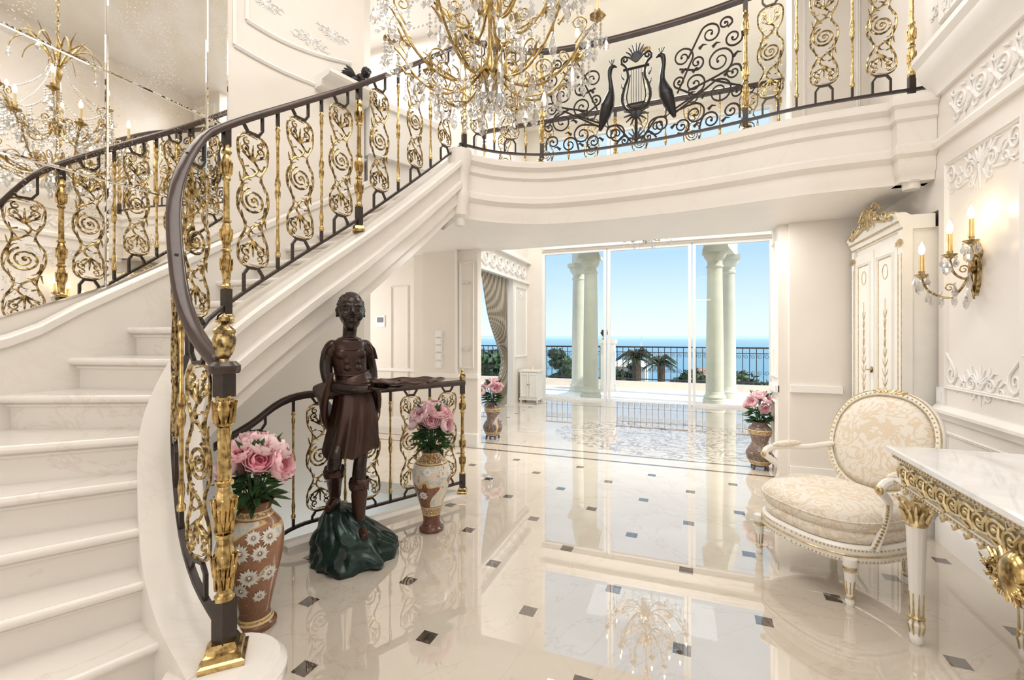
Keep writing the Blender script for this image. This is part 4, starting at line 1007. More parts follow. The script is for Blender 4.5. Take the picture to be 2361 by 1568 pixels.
b.ell(hd+Vector((0, .018, .020)), (.0855, .0905, .103), 26, 16)
for k in range(330):
    a = rnd.random()*6.28; e = rnd.uniform(-.25, 1.55); q = Vector((cos(a)*cos(e)*.086, sin(a)*cos(e)*.091, sin(e)*.104))
    if q.y < -.045 and q.z < .072: continue
    b.ell(hd+Vector((0, .018, .020))+q, (.0075, .0075, .005), 6, 4)
o = sbuild(b, 'hair', M_skin); remesh(o, .0042, 1)
b = B(); rings = []
tl = catmull([(1.49, .052, .052), (1.465, .092, .070), (1.43, .114, .082), (1.36, .117, .094), (1.27, .108, .087), (1.18, .110, .089), (1.10, .126, .105), (1.0, .141, .122), (.9, .152, .132), (.80, .165, .145), (.715, .178, .156)], 4)
fold = lambda a, z: abs(sin(4.5*a+1.6*sin(2*a+.6)+1.2*z))*2-1+.7*sin(13*a-3*z+1)+.6*sin(5*a+3+2*z)
def tring(z, rx, ry, ins=0):
    am = .12*max(0, min(1, (1.17-z)/.36)); d = max(0, 1.15-z); ring = []
    for k in range(144):
        a = 2*PI*k/144; f = 1+am*.55*fold(a, z)-ins
        ring.append((-.06*d+rx*f*cos(a), ry*f*sin(a), z+(.032*sin(2*a+2.6)+.012*fold(a, z))*min(1, d*2.4)))
    return ring
for p in tl: rings.append(tring(p.x, p.y, p.z))
rings.append(tring(.72, .178, .156, .07)); rings.append(tring(.9, .152, .132, .12))
b.loft(rings)
for s in (-1, 1):
    b.ell((s*.116, .005, 1.400), (.049, .054, .072), 20, 14, Matrix.Rotation(s*rad(-18), 3, 'Y'))
    for k in range(5): b.tube(catmull([(s*.105, -.050+.025*k, 1.450), (s*.152, -.051+.026*k, 1.412), (s*.173, -.046+.023*k, 1.338)], 4), [.002, .006, .005], 6)
    b.ell((s*.052, -.062, 1.375), (.048, .033, .040), 16, 10); b.ell((s*.032, -.076, 1.285), (.026, .018, .024), 10, 7); b.ell((s*.030, -.078, 1.325), (.026, .016, .022), 10, 7)
b.tube([(.106*cos(a), -.004+.091*sin(a), 1.245+.012*sin(a)) for a in circ(30)], .006, 6, True)
b.tube([(.104*cos(a), -.004+.085*sin(a), 1.425+.022*sin(a)) for a in [PI+PI*i/14 for i in range(15)]], .005, 6)
b.tube([(.066*cos(a), .066*sin(a), 1.474) for a in circ(20)], .010, 8, True)
sbuild(b, 'tunic', M_tunic, 80)
b = B()
for k in range(6):
    b.tube([((.112+.008*k+.005*sin(3*a+k))*cos(a)-.006*k, (.094+.007*k)*sin(a), 1.22-.023*k+.034*cos(a+k*.25)) for a in circ(36)], .0155, 8, True)
for k in range(8):
    b.tube(catmull([(-.135-.004*k, -.105+.026*k, 1.26-.012*k), (-.172-.005*k, -.085+.026*k, 1.15), (-.200-.004*k, -.06+.026*k, 1.04+.012*k), (-.195, -.03+.024*k, .93+.018*k), (-.160, -.015+.022*k, .85+.022*k)], 5), [.012, .024, .027, .022, .007], 8)
for k in range(5): b.tube(catmull([(.125, -.07+.03*k, 1.21), (.148+.005*k, -.045+.03*k, 1.11), (.145, -.02+.03*k, 1.01+.02*k), (.125, .0+.025*k, .95+.02*k)], 4), [.014, .020, .015, .006], 8)
o = sbuild(b, 'sash', M_tunic); remesh(o, .0058, 2)
b = B()
for L_, toe in ((LEGS[0], (.09, -.165, .19)), (LEGS[1], (-.15, -.05, .355))):
    P = catmull(L_, 6); k0 = int(len(P)*.60); b.tube(P[k0:], [.049, .053, .043, .038], 16)
    an = Vector(L_[-1]); te = Vector(toe)
    b.tube([an+Vector((0, .035, -.035)), an+Vector((0, 0, -.035)), an.lerp(te, .5)+Vector((0, 0, -.012)), te], [.034, .041, .036, .024], 12)
    top = P[k0]
    for zz, r_ in ((.020, .052), (.004, .057), (-.014, .059), (-.032, .056)):
        b.tube([top+Vector(((r_+.004*sin(4*a+zz*90))*cos(a), (r_+.004*sin(4*a+zz*90))*sin(a), zz+.006*sin(3*a))) for a in circ(28)], .010, 8, True)
o = sbuild(b, 'boots', M_boot); remesh(o, .0054, 3)
b = B(); rings = []
for (f, dz) in ((.02, 0), (.5, 0), (.8, .004), (.95, .014), (1.0, .021), (.98, .027), (.92, .021), (.78, .011), (.5, .007), (.02, .007)):
    rings.append([(.32+.25*f*cos(a)*(1+.035*cos(9*a)), -.22+.17*f*sin(a)*(1+.04*cos(9*a)), 1.178+dz+.004*f*sin(9*a)) for a in circ(90)])
b.loft(rings)
for k in range(-3, 4): b.tube([(.12, -.22, 1.187), (.32, -.22+.035*k, 1.188), (.47-.02*abs(k), -.22+.05*k, 1.193)], .0035, 5)
sbuild(b, 'tray', M_boot, 80)

# cherub on the ledge
b = B(); b.sweep([(-2.90, 3.655, ZB), (-2.80, 3.86, ZB), (-2.66, 4.2, ZB), (-2.55, 4.42, ZB)], [(-.08, 0), (-.08, .48), (-.11, .48), (-.11, .54), (.11, .54), (.11, .48), (.08, .48), (.08, 0)]); struct(b, 'wall_parapet', M_trim)
ch = thing('cherub_statue', 'small black bronze reclining winged cherub on the ledge above the stairs', 'statue', (-2.84, 3.41, 3.812), rad(24))
ch.scale = (.58, .58, .58)
b = B()
b.ell((-.02, 0, .09), (.13, .08, .075), 16, 10); b.ell((-.13, .0, .075), (.08, .08, .07), 14, 9); b.ell((.10, 0, .13), (.075, .075, .07), 14, 9)
b.tube(catmull([(-.15, -.04, .07), (-.23, -.08, .10), (-.29, -.07, .04), (-.36, -.09, .025)], 4), [.055, .05, .038, .022], 10)
b.tube(catmull([(-.15, .04, .06), (-.25, .05, .05), (-.36, .05, .035)], 4), [.055, .045, .024], 10)
b.tube(catmull([(.11, -.06, .13), (.16, -.12, .06), (.22, -.08, .03)], 4), [.034, .03, .022], 10)
b.tube(catmull([(.11, .06, .13), (.17, .1, .08), (.21, .02, .10)], 4), [.034, .03, .022], 10)
for i in range(4): b.tube([(.215, -.095+.014*i, .03), (.25, -.098+.014*i, .022)], .008, 6); b.tube([(.20, .035-.012*i, .10), (.215, .0-.012*i, .12)], .008, 6)
b.ell((.185, 0, .215), (.075, .072, .078), 18, 12); b.ell((.215, -.05, .195), (.03, .028, .026)); b.ell((.20, -.075, .205), (.014, .014, .012))
for k in range(40):
    a = random.random()*6.28; e = random.uniform(.1, 1.5); b.ell((.19+.07*cos(a)*cos(e), .01+.068*sin(a)*cos(e), .23+.07*sin(e)), (.018,)*3, 7, 5)
o = build(b, 'body', M_black, ch); remesh(o, .007, 2)
for s in (-1, 1):
    w = B()
    for k in range(5): w.tube(catmull([(.02, s*.03, .15), (-.04-.02*k, s*(.07+.01*k), .24-.03*k), (-.10-.03*k, s*(.10+.012*k), .27-.05*k)], 4), [.02, .026, .006], 8)
    build(w, 'wing', M_black, ch)

# ------------------------------------------------------------------ armchair
ac = thing('armchair', 'white and gilt oval back armchair upholstered in cream damask', 'armchair', (0.92, 3.42, 0), rad(-54))
def outl(sx, sy0, sy1, n=48, ex=2.6):
    o = []
    for k in range(n):
        a = 2*PI*k/n; c, s_ = cos(a), sin(a)
        o.append((sx*math.copysign(abs(c)**(2/ex), c), (sy1 if s_ > 0 else sy0)*math.copysign(abs(s_)**(2/ex), s_)))
    return o
def ringz(o, f, z): return [(x*f, y*f, z) for x, y in o]
so = outl(.375, .37, .33)
b = B(); b.loft([ringz(so, .97, .225), ringz(so, 1.0, .235), ringz(so, 1.0, .31), ringz(so, .96, .325), ringz(so, .90, .325), ringz(so, .9, .225)], True, False, True); sr = build(b, 'seat_rail', M_lac, ac)
b = B()
for z in (.242, .302):
    for (x, y) in outl(.376, .371, .331, 110): b.ell((x, y, z), (.006, .006, .005), 6, 4)
b.tube([(x, y, .272) for x, y in outl(.377, .372, .332, 80)], .006, 5, True)
build(b, 'gilt_beading', M_pale, sr)
b = B(); ss = outl(.355, .355, .285)
b.loft([ringz(ss, .9, .32), ringz(ss, .99, .33), ringz(ss, 1.02, .365), ringz(ss, .98, .40), ringz(ss, .95, .40)], cap=False); b.loft([ringz(ss, .94, .39), ringz(ss, 1.01, .40), ringz(ss, 1.05, .435), ringz(ss, 1.03, .48), ringz(ss, .92, .515), ringz(ss, .6, .54), ringz(ss, .2, .55), ringz(ss, .02, .55)])
b.tube([(x*1.045, y*1.045, .455) for x, y in ss], .006, 6, True)
build(b, 'seat_cushion', M_fabric, ac, ang=80)
BT = Matrix.Translation((0, .30, .43)) @ Matrix.Rotation(rad(-16), 4, 'X')
def bk(x, z, d=0): return BT @ Vector((x, d, z))
ov = [(.325*math.copysign(abs(cos(a))**.88, cos(a)), .375+.33*math.copysign(abs(sin(a))**.9, sin(a))) for a in circ(56)]
b = B(); b.tube([bk(x, z) for x, z in ov], .027, 10, True)
for s in (-1, 1): b.tube([bk(s*.20, .12), bk(s*.23, .0), (s*.24, .28, .31)], .026, 8)
bf = build(b, 'back_frame', M_lac, ac)
b = B()
for f_ in (.95, 1.05): b.tube([bk(x*f_, .375+(z-.375)*f_, -.021) for x, z in ov], .0045, 5, True)
for x, z in catmull([(x, z, 0) for x, z in ov[::4]], 5, True) and [(p.x, p.y) for p in catmull([(x, z, 0) for x, z in ov[::4]], 5, True)]:
    b.ell(bk(x, z, -.026), (.006,)*3, 6, 4)
for k in range(-3, 4): b.tube([bk(.0+.018*k, .705, -.02), bk(.035*k, .715+.018*cos(k*.4), -.02)], [.012, .006], 6)
b.tube([bk(-.10, .70, -.015), bk(0, .722, -.015), bk(.10, .70, -.015)], .012, 7)
build(b, 'gilt_carving', M_pale, bf)
b = B(); e = [[bk(x*f, .375+(z-.375)*f, d) for x, z in ov] for f, d in ((.93, 0), (.92, -.02), (.8, -.042), (.5, -.052), (.1, -.055))]; b.loft(e)
e = [[bk(x*f, .375+(z-.375)*f, d) for x, z in ov] for f, d in ((.93, 0), (.92, .015), (.5, .025), (.1, .025))]; b.loft(e)
build(b, 'back_cushion', M_fabric, ac, ang=80)
for s in (-1, 1):
    b = B(); b.tube(catmull([bk(s*.305, .30), (s*.36, .18, .69), (s*.39, .0, .70), (s*.395, -.12, .69), (s*.39, -.16, .655), (s*.38, -.12, .62), (s*.365, -.06, .56), (s*.36, -.09, .44), (s*.36, -.16, .31)], 5), [.020, .021, .022, .024, .022, .022, .020, .020, .022], 9)
    b.cur = 1
    for k in range(14):
        f = k/13; b.ell((s*.372, -.055-.1*f*f-.02, .55-.22*f), (.009, .012, .009), 6, 4)
    b.ell((s*.392, -.17, .655), (.024, .014, .026), 10, 7)
    build(b, 'arm', [M_lac, M_pale], ac)
    b = B(); b.ell((s*.384, .03, .718), (.034, .13, .024), 14, 8); build(b, 'arm_pad', M_fabric, ac)
lp = [(.016, 0), (.020, .01), (.022, .03), (.015, .045), (.017, .06), (.027, .18), (.030, .195), (.024, .205), (.034, .22), (.034, .265)]
for (x, y) in ((-.315, -.28), (.315, -.28), (-.235, .28), (.235, .28)):
    b = B(); b.lathe(lp, 24, (x, y, 0), lambda a, z: 1-.07*(cos(8*a) > 0.2) if .06 < z < .18 else 1)
    b.cur = 1
    for zz in (.20, .22, .05): b.tube([(x+.03*cos(a)*(1 if zz > .1 else .62), y+.03*sin(a)*(1 if zz > .1 else .62), zz) for a in circ(14)], .006, 6, True)
    for k in range(8):
        a = k*PI/4; b.tube([(x+.018*cos(a), y+.018*sin(a), .07), (x+.025*cos(a), y+.025*sin(a), .14)], [.004, .002], 4)
    build(b, 'leg', [M_lac, M_pale], ac)

# ------------------------------------------------------------------ console table
TX0, TX1, TY0, TY1, TZ = 1.0, 1.715, 0.92, 2.886, 0.93
ct = thing('console_table', 'white and gilt carved console table with pale marble top', 'table', ((TX0+TX1)/2, (TY0+TY1)/2, 0))
b = B()
def rr(x0, x1, y0, y1, z): return [(x0, y0, z), (x1, y0, z), (x1, y1, z), (x0, y1, z)]
b.loft([rr(TX0+.02, TX1, TY0+.02, TY1-.02, TZ-.035), rr(TX0, TX1, TY0, TY1, TZ-.028), rr(TX0, TX1, TY0, TY1, TZ-.008), rr(TX0+.008, TX1, TY0+.008, TY1-.008, TZ)]); build(b, 'table_top', M_top, ct, True, False)
b = B(); b.box(TX0+.035, TX1-.01, TY0+.035, TY1-.035, TZ-.17, TZ-.05); b.box(TX0+.018, TX1, TY0+.018, TY1-.018, TZ-.055, TZ-.034); b.box(TX0+.025, TX1, TY0+.025, TY1-.025, TZ-.185, TZ-.165)
ap = build(b, 'apron', M_lac, ct, True, False)
b = B(); FX = lambda y, z, d: (TX0+.033-d, y, z)
y = TY0+.12; i = 0
while y < TY1-.08:
    s = 1 if i % 2 else -1
    b.tube([FX(y+p[0]*.062, TZ-.112+s*p[1]*.05, .008) for p in scroll((-1, -.5), (.0, .0), .72, 1.6, 1)], [.009, .0045], 6)
    b.ell(FX(y, TZ-.112, .01), (.010, .012, .010), 8, 5)
    b.tube([FX(y+.03, TZ-.112-s*.04, .008), FX(y+.05, TZ-.112-s*.01, .016), FX(y+.068, TZ-.112+s*.035, .006)], [.010, .003], 6)
    b.tube([FX(y-.02, TZ-.112+s*.05, .006), FX(y+.005, TZ-.112+s*.035, .014), FX(y+.03, TZ-.112+s*.048, .006)], [.008, .003], 6)
    b.tube([FX(y-.03, TZ-.185, .006), FX(y-.01, TZ-.205, .012), FX(y+.02, TZ-.2, .006)], [.009, .003], 6)
    y += .085; i += 1
k = TY0+.04
while k < TY1-.03:
    b.ell(FX(k, TZ-.047, .018), (.006, .008, .006), 6, 4); b.ell(FX(k, TZ-.175, .014), (.006, .008, .006), 6, 4); k += .024
build(b, 'apron_carving', M_pale, ap, True)
b = B(); ym = (TY0+TY1)/2
ornament(b, lambda y, z, d: (TX0+.01-d*3, y, z), ym, TZ-.20, .12, 1.3); ornament(b, lambda y, z, d: (TX0-.015-d*3, y, z), ym, TZ-.22, .085, 1.5, -1); b.ell((TX0+.0, ym, TZ-.20), (.04, .06, .08), 14, 9)
build(b, 'gilt_cartouche', M_postgold, ct, True)
for (x, y) in ((TX0+.075, TY1-.14), (TX1-.22, TY1-.11), (TX0+.075, TY0+.12), (TX1-.22, TY0+.12)):
    b = B()
    b.lathe([(.018, 0), (.026, .015), (.028, .04), (.02, .055), (.026, .07), (.034, .10), (.022, .125), (.025, .14), (.040, .56), (.042, .58)], 40, (x, y, 0), lambda a, z: 1-.08*(cos(12*a) > 0) if .14 < z < .57 else 1)
    b.box(x-.045, x+.045, y-.045, y+.045, .70, TZ-.17)
    lg = build(b, 'leg', M_lac, ct, True)
    b = B(); b.lathe([(.042, .575), (.048, .585), (.042, .6), (.038, .62), (.05, .66), (.062, .69), (.062, .705), (.04, .71)], 24, (x, y, 0))
    for zz, n_, l in ((.60, 8, .06), (.64, 8, .05)):
        for q in range(n_):
            a = 2*PI*(q+(.5 if zz > .62 else 0))/n_; b.tube([(x+.04*cos(a), y+.04*sin(a), zz), (x+.055*cos(a), y+.055*sin(a), zz+l*.7), (x+.07*cos(a), y+.07*sin(a), zz+l)], [.012, .005], 6)
    build(b, 'capital', M_pale, lg, True)
    b = B(); b.lathe([(.0, .12), (.026, .122), (.034, .13), (.030, .14), (.027, .145), (0, .146)], 18, (x, y, 0))
    for q in range(8):
        a = q*PI/4; b.tube([(x+.026*cos(a), y+.026*sin(a), .13), (x+.03*cos(a), y+.03*sin(a), .25)], [.006, .002], 5); b.tube([(x+.03*cos(a), y+.03*sin(a), .125), (x+.034*cos(a), y+.034*sin(a), .09), (x+.027*cos(a), y+.027*sin(a), .05)], [.005, .003], 5)
    build(b, 'ankle_ring', M_pale, lg, True)

# ------------------------------------------------------------------ armoire
AX, AY0, AY1, AZ = 1.57, 4.22, 5.29, 2.36
ar_ = thing('armoire', 'tall cream armoire with painted doors and gilt scroll crest', 'wardrobe', (1.8, (AY0+AY1)/2, 0))
b = B(); b.box(AX+.02, 2.02, AY0+.02, AY1-.01, 0.1, AZ-.05); b.box(AX, 2.02, AY0, AY1, 0, .12)
for yy in (AY0+.035, AY1-.035): b.box(AX-.005, AX+.06, yy-.035, yy+.035, .12, AZ-.06)
build(b, 'body', M_lac, ar_, True, False)
b = B(); cy = (AY0+AY1)/2
def crest(y): return .16*math.exp(-((y-cy)/.26)**2)+.03*math.exp(-((abs(y-cy)-.45)/.1)**2)
prof = [(0.195, -.06), (0.0, -.06), (-.01, -.03), (-.03, -.01), (-.03, .01), (-.045, .03), (-.045, .05), (.02, .05), (.05, .045), (.195, .045)]
rows = []
for i in range(41):
    yy = AY0+(AY1-AY0)*i/40; rows.append([(AX+o, yy, AZ+d+(crest(yy) if d > -.02 and o < .03 else 0)) for o, d in prof])
b.loft(rows); build(b, 'cornice', M_lac, ar_, True, ang=50)
b = B(); AXF = lambda y, z, d: (AX-.045-d, y, z)
b.tube([AXF(AY0+(AY1-AY0)*i/40, AZ+.05+crest(AY0+(AY1-AY0)*i/40), -.002) for i in range(41)], .010, 6)
b.tube([AXF(AY0+(AY1-AY0)*i/10, AZ+.0, -.016) for i in range(11)], .006, 6); b.tube([AXF(AY0+(AY1-AY0)*i/10, AZ-.05, -.04) for i in range(11)], .006, 6)
ornament(b, AXF, cy, AZ+.13, .15, 1.15)
for s in (-1, 1):
    b.tube([AXF(cy+s*(.28+p[0]*.15), AZ+.05+p[1]*.12, .0) for p in scroll((-1, .4), (.3, .4), .4, 1.4, 1)], [.011, .005], 6)
    b.tube([AXF(cy+s*(.10+p[0]*.12), AZ+.22+p[1]*.07, -.01) for p in scroll((1.2, -.6), (0, 0), .6, 1.3, 1)], [.012, .006], 6)
    b.tube([AXF(cy+s*(.42+p[0]*.08), AZ+.07+p[1]*.06, .0) for p in scroll((-1.2, .4), (0, 0), .6, 1.3, 1)], [.010, .005], 6)
for yy in (AY0+.035, AY1-.035):
    ornament(b, lambda y, z, d: (AX-.008-d, y, z), yy, AZ-.16, .05, 1.4)
    for dy in (-.028, .028): b.tube([(AX-.006, yy+dy, .2), (AX-.006, yy+dy, AZ-.24)], .004, 4)
build(b, 'gilt_crest', M_pale, ar_, True)
for i, (y0, y1) in enumerate(((AY0+.085, cy-.006), (cy+.006, AY1-.085))):
    b = B(); b.box(AX-.002, AX+.03, y0, y1, .16, AZ-.12); d_ = build(b, 'door', M_dpaint, ar_, True, False)
    b = B(); DX = lambda y, z, d: (AX-.002-d, y, z)
    for z0, z1 in ((.22, .80), (.86, AZ-.2)): frame(b, DX, y0+.06, y1-.06, z0, z1, .028, .016)
    build(b, 'door_moulding', M_lac, d_, True)
    b = B(); ym = (y0+y1)/2
    for k in range(9):
        z = 1.0+.08*k; w = .035+.022*sin(k*.8)
        for s in (-1, 1): b.tube([DX(ym, z, .001), DX(ym+s*w*.6, z+.03, .002), DX(ym+s*w, z+.07, .001)], [.004, .0015], 5)
        if k % 2: b.ell(DX(ym+.02, z+.02, .001), (.003, .008, .008), 6, 4)
    b.tube([DX(ym, .95, .001), DX(ym, 1.8, .001)], .0025, 5); b.tube([DX(ym+.05*cos(a), 2.02+.06*sin(a), .001) for a in circ(20)], .003, 5, True)
    for z0, z1 in ((.22, .80), (.86, AZ-.2)):
        for (ya, za, yb, zb2) in ((y0+.09, z0+.03, y1-.09, z0+.03), (y0+.09, z1-.03, y1-.09, z1-.03), (y0+.09, z0+.03, y0+.09, z1-.03), (y1-.09, z0+.03, y1-.09, z1-.03)): b.tube([DX(ya, za, .001), DX(yb, zb2, .001)], .0035, 4)
    build(b, 'gilt_motif', M_pale, d_, True)
b = B(); b.ell((AX-.012, cy+.03, 1.2), (.012, .012, .03), 8, 6); b.tube([(AX-.012, cy+.03, 1.2), (AX-.05, cy+.03, 1.2)], .006, 6); build(b, 'key', M_oldgold, ar_, True)

# ------------------------------------------------------------------ small wall things
def plate(name, label, cat, mp, x, z, w, h, group=None, scr=False):
    c = Vector(mp(x, z, 0)); t = thing(name, label, cat, c, 0, group)
    b = B(); b.prism([(x-w/2, z-h/2), (x+w/2, z-h/2), (x+w/2, z+h/2), (x-w/2, z+h/2)], mp, 0.0, .016); build(b, 'plate', M_white, t, True, False)
    b = B(); e = .2 if not scr else .16
    b.prism([(x-w*(.5-e), z-h*(.5-e)+(h*.25 if scr else 0)), (x+w*(.5-e), z-h*(.5-e)+(h*.25 if scr else 0)), (x+w*(.5-e), z+h*(.5-e)), (x-w*(.5-e), z+h*(.5-e))], mp, .016, .024)
    build(b, 'screen' if scr else 'rocker', M_screen if scr else M_white, t, True, False)
p = onY(878, 741, 6.2); plate('thermostat', 'white wall thermostat with small dark screen in the passage', 'thermostat', DY, p.x, p.z, .17, .19, None, True)
sl = ['topmost white switch plate on the pier beside the pilaster', 'second white switch plate from the top on the pier', 'third white switch plate from the top on the pier', 'fourth switch plate from the top, on the pier at rail height', 'lowest switch plate on the pier, just under the dado rail']
for i, yy in enumerate((770, 787, 804, 822, 841)):
    p = onY(1012, yy, 5.5); plate('light_switch', sl[i], 'switch', FY, p.x, p.z, .10, .088, 'switches on the left pier')
p = onX(2173, 914, 1.77); plate('light_switch', 'white double light switch on right wall behind the armchair', 'switch', RW, p.y, p.z, .10, .13)

# small white cabinet in the hall
sb = thing('cabinet', 'small white two door cabinet at the far left of the hall', 'cabinet', (-3.17, 9.75, 0))
b = B(); b.box(-3.39, -2.97, 9.57, 9.93, .08, .68); b.box(-3.41, -2.95, 9.55, 9.95, .68, .71); b.box(-3.40, -2.96, 9.56, 9.94, .05, .09)
build(b, 'body', M_lac, sb, True, False)
for x in (-3.37, -2.99):
    for y in (9.59, 9.91): f = B(); f.lathe([(.02, 0), (.025, .03), (.018, .055)], 10, (x, y, 0)); build(f, 'foot', M_lac, sb, True)
for x0, x1, kx in ((-3.38, -3.185, -3.2), (-3.175, -2.98, -3.16)):
    b = B(); b.box(x0, x1, 9.557, 9.57, .1, .66); frame(b, lambda x, z, d: (x, 9.557-d, z), x0+.02, x1-.02, .13, .63, .02, .01); d_ = build(b, 'door', M_lac, sb, True)
    k_ = B(); k_.ell((kx, 9.545, .40), (.012,)*3, 8, 6); build(k_, 'knob', M_oldgold, d_, True)
b = B(); b.lathe([(.03, 0), (.03, .07), (.005, .075)], 14); tag(build(b, 'candle', M_candle, None, loc=(-3.15, 9.75, .71)), 'short cream pillar candle on the small white cabinet', 'candle')

# curtain
b = B(); n = 60
rows = [(0.02, 8.55, 9.05), (.5, 8.62, 9.1), (.95, 8.85, 9.1), (1.3, 8.6, 9.12), (1.9, 8.1, 9.15), (2.72, 7.75, 9.2)]
sm = catmull([Vector((r[1], r[2], r[0])) for r in rows], 5)
b.loft([[(-3.53+.045*sin(i*1.05), q.x+(q.y-q.x)*i/n, q.z) for i in range(n+1)] for q in sm], False, False)
tag(build(b, 'curtain', M_curtain, None, ang=80), 'striped grey gold tied back curtain in the hall alcove', 'curtain')

# ------------------------------------------------------------------ outdoors
b = B(); b.box(-11, 7, 10.5, 13.6, -.15, -.02); b.box(-11, -3.62, 6.4, 10.5, -.15, -.02); struct(b, 'floor_terrace', M_stone)
b = B(); b.box(-11, 7, 13.35, 13.6, -.02, .17); struct(b, 'trim_10', M_peach)
cp = [(.25, 0), (.25, .10), (.225, .11), (.235, .16), (.21, .20), (.195, .22), (.195, .26), (.185, .28), (.18, 1.2), (.155, 3.0), (.175, 3.02), (.175, 3.06), (.155, 3.08), (.155, 3.16), (.18, 3.19), (.225, 3.26), (.235, 3.30), (.235, 3.34)]
cl = ['near stone column right of the open terrace doorway', 'farther stone column just right of the near right column', 'near stone column left of the open terrace doorway', 'farther stone column just left of the near left column']
CPX = ((1648, 10.95), (1678, 12.1), (1362, 10.95), (1334, 12.1))
for i, (px, Y) in enumerate(CPX):
    q = onY(px, 773, Y); t = thing('column', cl[i], 'column', (q.x, Y, -.02), 0, 'stone columns on the terrace')
    b = B(); b.lathe(cp[7:13], 28); build(b, 'shaft', M_colm, t)
    b = B(); b.lathe(cp[:8], 28); build(b, 'base', M_colm, t)
    b = B(); b.lathe(cp[12:], 28); b.box(-.25, .25, -.25, .25, 3.34, 3.44); build(b, 'capital', M_colm, t)
b = B()
for (pa, pb) in ((1648, 1678), (1362, 1334)):
    q = onY(pa, 773, 10.95); q2 = onY(pb, 773, 12.1)
    b.prism([(q.x-.24, 10.7), (q.x+.24, 10.7), (q2.x+.24, 12.35), (q2.x-.24, 12.35)], lambda x, y, d: (x, y, d), 3.42, 3.85)
struct(b, 'trim_11', M_colm)
tr = thing('terrace_railing', 'black wrought iron railing along the far terrace edge before the sea', 'railing', (-1, 13.48, .17))
b = B(); b.box(-10.5, 6.5, 13.46, 13.50, 1.14, 1.18); b.box(-10.5, 6.5, 13.465, 13.495, 1.0, 1.02); build(b, 'top_rail', M_iron, tr, True, False)
b = B(); b.box(-10.5, 6.5, 13.465, 13.495, .22, .25); build(b, 'bottom_rail', M_iron, tr, True, False)
b = B(); b.box(-.009, .009, -.009, .009, .0, .97); b.tube([(p[0]*.07, 0, .3+p[1]*.07) for p in scroll((0, 2), (1, 0), .9, 1.4, 1)], .007, 4); b.tube([(p[0]*.07, 0, .72+p[1]*.07) for p in scroll((0, -2), (1, 0), .9, 1.4, -1)], .007, 4)
meb = mesh_of(b, 'picket', M_iron)
for i in range(64): inst(meb, 'picket', tr, (-6.2+i*.165+1, 0, .03))
pr_ = onY(1402, 773, 12.6)
pi_ = thing('terrace_pier', 'cream stone pier on the terrace behind the doorway frame', 'pier', (pr_.x, 12.6, -.02))
b = B(); b.box(pr_.x-.18, pr_.x+.18, 12.42, 12.78, -.02, 1.28); b.box(pr_.x-.2, pr_.x+.2, 12.4, 12.8, -.02, .12); build(b, 'shaft', M_stone, pi_, True, False)
b = B(); b.box(pr_.x-.22, pr_.x+.22, 12.38, 12.82, 1.28, 1.38); build(b, 'cap', M_stone, pi_, True, False)
b = B(); b.lathe([(.05, 0), (.06, .02), (.03, .05), (.05, .09), (.10, .16), (.11, .2), (.07, .24), (.09, .27)], 16); tag(build(b, 'urn', M_black, None, loc=(pr_.x-.1, 12.6, 1.381)), 'small dark urn on top of the terrace pier', 'urn')
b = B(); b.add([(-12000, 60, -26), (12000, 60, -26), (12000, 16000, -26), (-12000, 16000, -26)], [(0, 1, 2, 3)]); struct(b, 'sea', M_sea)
b = B(); b.loft([[(x, y, z+1.2*noise.noise(Vector((x*.06, y*.06, 0)))) for x in range(-60, 61, 6)] for y, z in ((13.7, -4.5), (25, -6), (45, -12), (75, -21), (110, -28))], False, False); struct(b, 'ground', M_ground, True)
b = B(); hx = [(-5200+i*150) for i in range(29)]
b.loft([[(x, 7000+j*400, -26+(0 if j != 1 else 1)*(110*math.exp(-((x+4700)/900)**2)+45*abs(noise.noise(Vector((x*.003, 0, 0))))*max(0, min(1, (-1500-x)/1500)))) for x in hx] for j in range(3)], False, False); struct(b, 'hill', M_hill, True)
def tree(label, px, pyt, t, w, h, seed, mat=M_tree, n=1800):
    p = at(px, pyt, t); rnd = random.Random(seed); zb = -7.5 if p.y < 40 else -13
    tt = thing('tree', label, 'tree', (p.x, p.y, zb), 0, 'trees below the terrace')
    b = B(); b.tube([(0, 0, 0), (.1, .05, (p.z-h*.6-zb)), (0, 0, p.z-h*.2-zb)], [w*.09, w*.03], 8); build(b, 'trunk', M_bark, tt)
    b = B(); cs = [(rnd.uniform(-.55, .55)*w, rnd.uniform(-.5, .5)*w, p.z-zb-h*rnd.uniform(.12, .6), rnd.uniform(.3, .5)*w) for _ in range(9)]
    for k in range(n):
        c = cs[k % 9]; d = Vector((rnd.gauss(0, 1), rnd.gauss(0, 1), rnd.gauss(0, 1))).normalized(); q = Vector(c[:3])+Vector((d.x*c[3], d.y*c[3], d.z*c[3]*.6))*rnd.uniform(.6, 1)
        q.z = min(q.z, p.z-zb)
        a = Vector((rnd.uniform(-1, 1), rnd.uniform(-1, 1), rnd.uniform(-1, 1))).normalized()*w*.10; e = d.cross(a).normalized()*w*.05
        b.add([q-a, q+e, q+a, q-e], [(0, 1, 2, 3)])
    build(b, 'foliage', mat, tt, smooth=False)
tree('dense green tree beyond the left glass panel', 1304, 794, 18, 1.1, 3.0, 1)
tree('low dark green tree beyond the railing left of the palms', 1434, 832, 33, 1.5, 3.0, 2)
tree('bushy green tree right of the palms, beside the right column', 1588, 850, 22, 1.3, 2.6, 3)
tree('wide green shrub tree beyond the rightmost glass panel', 1735, 846, 19, 1.5, 2.6, 4)
tree('green treetop beyond the hall alcove', 1120, 810, 22, 2.0, 3, 5)
tree('dark shrub tree between the right hand columns and sea', 1672, 852, 24, 1.3, 2.6, 6)
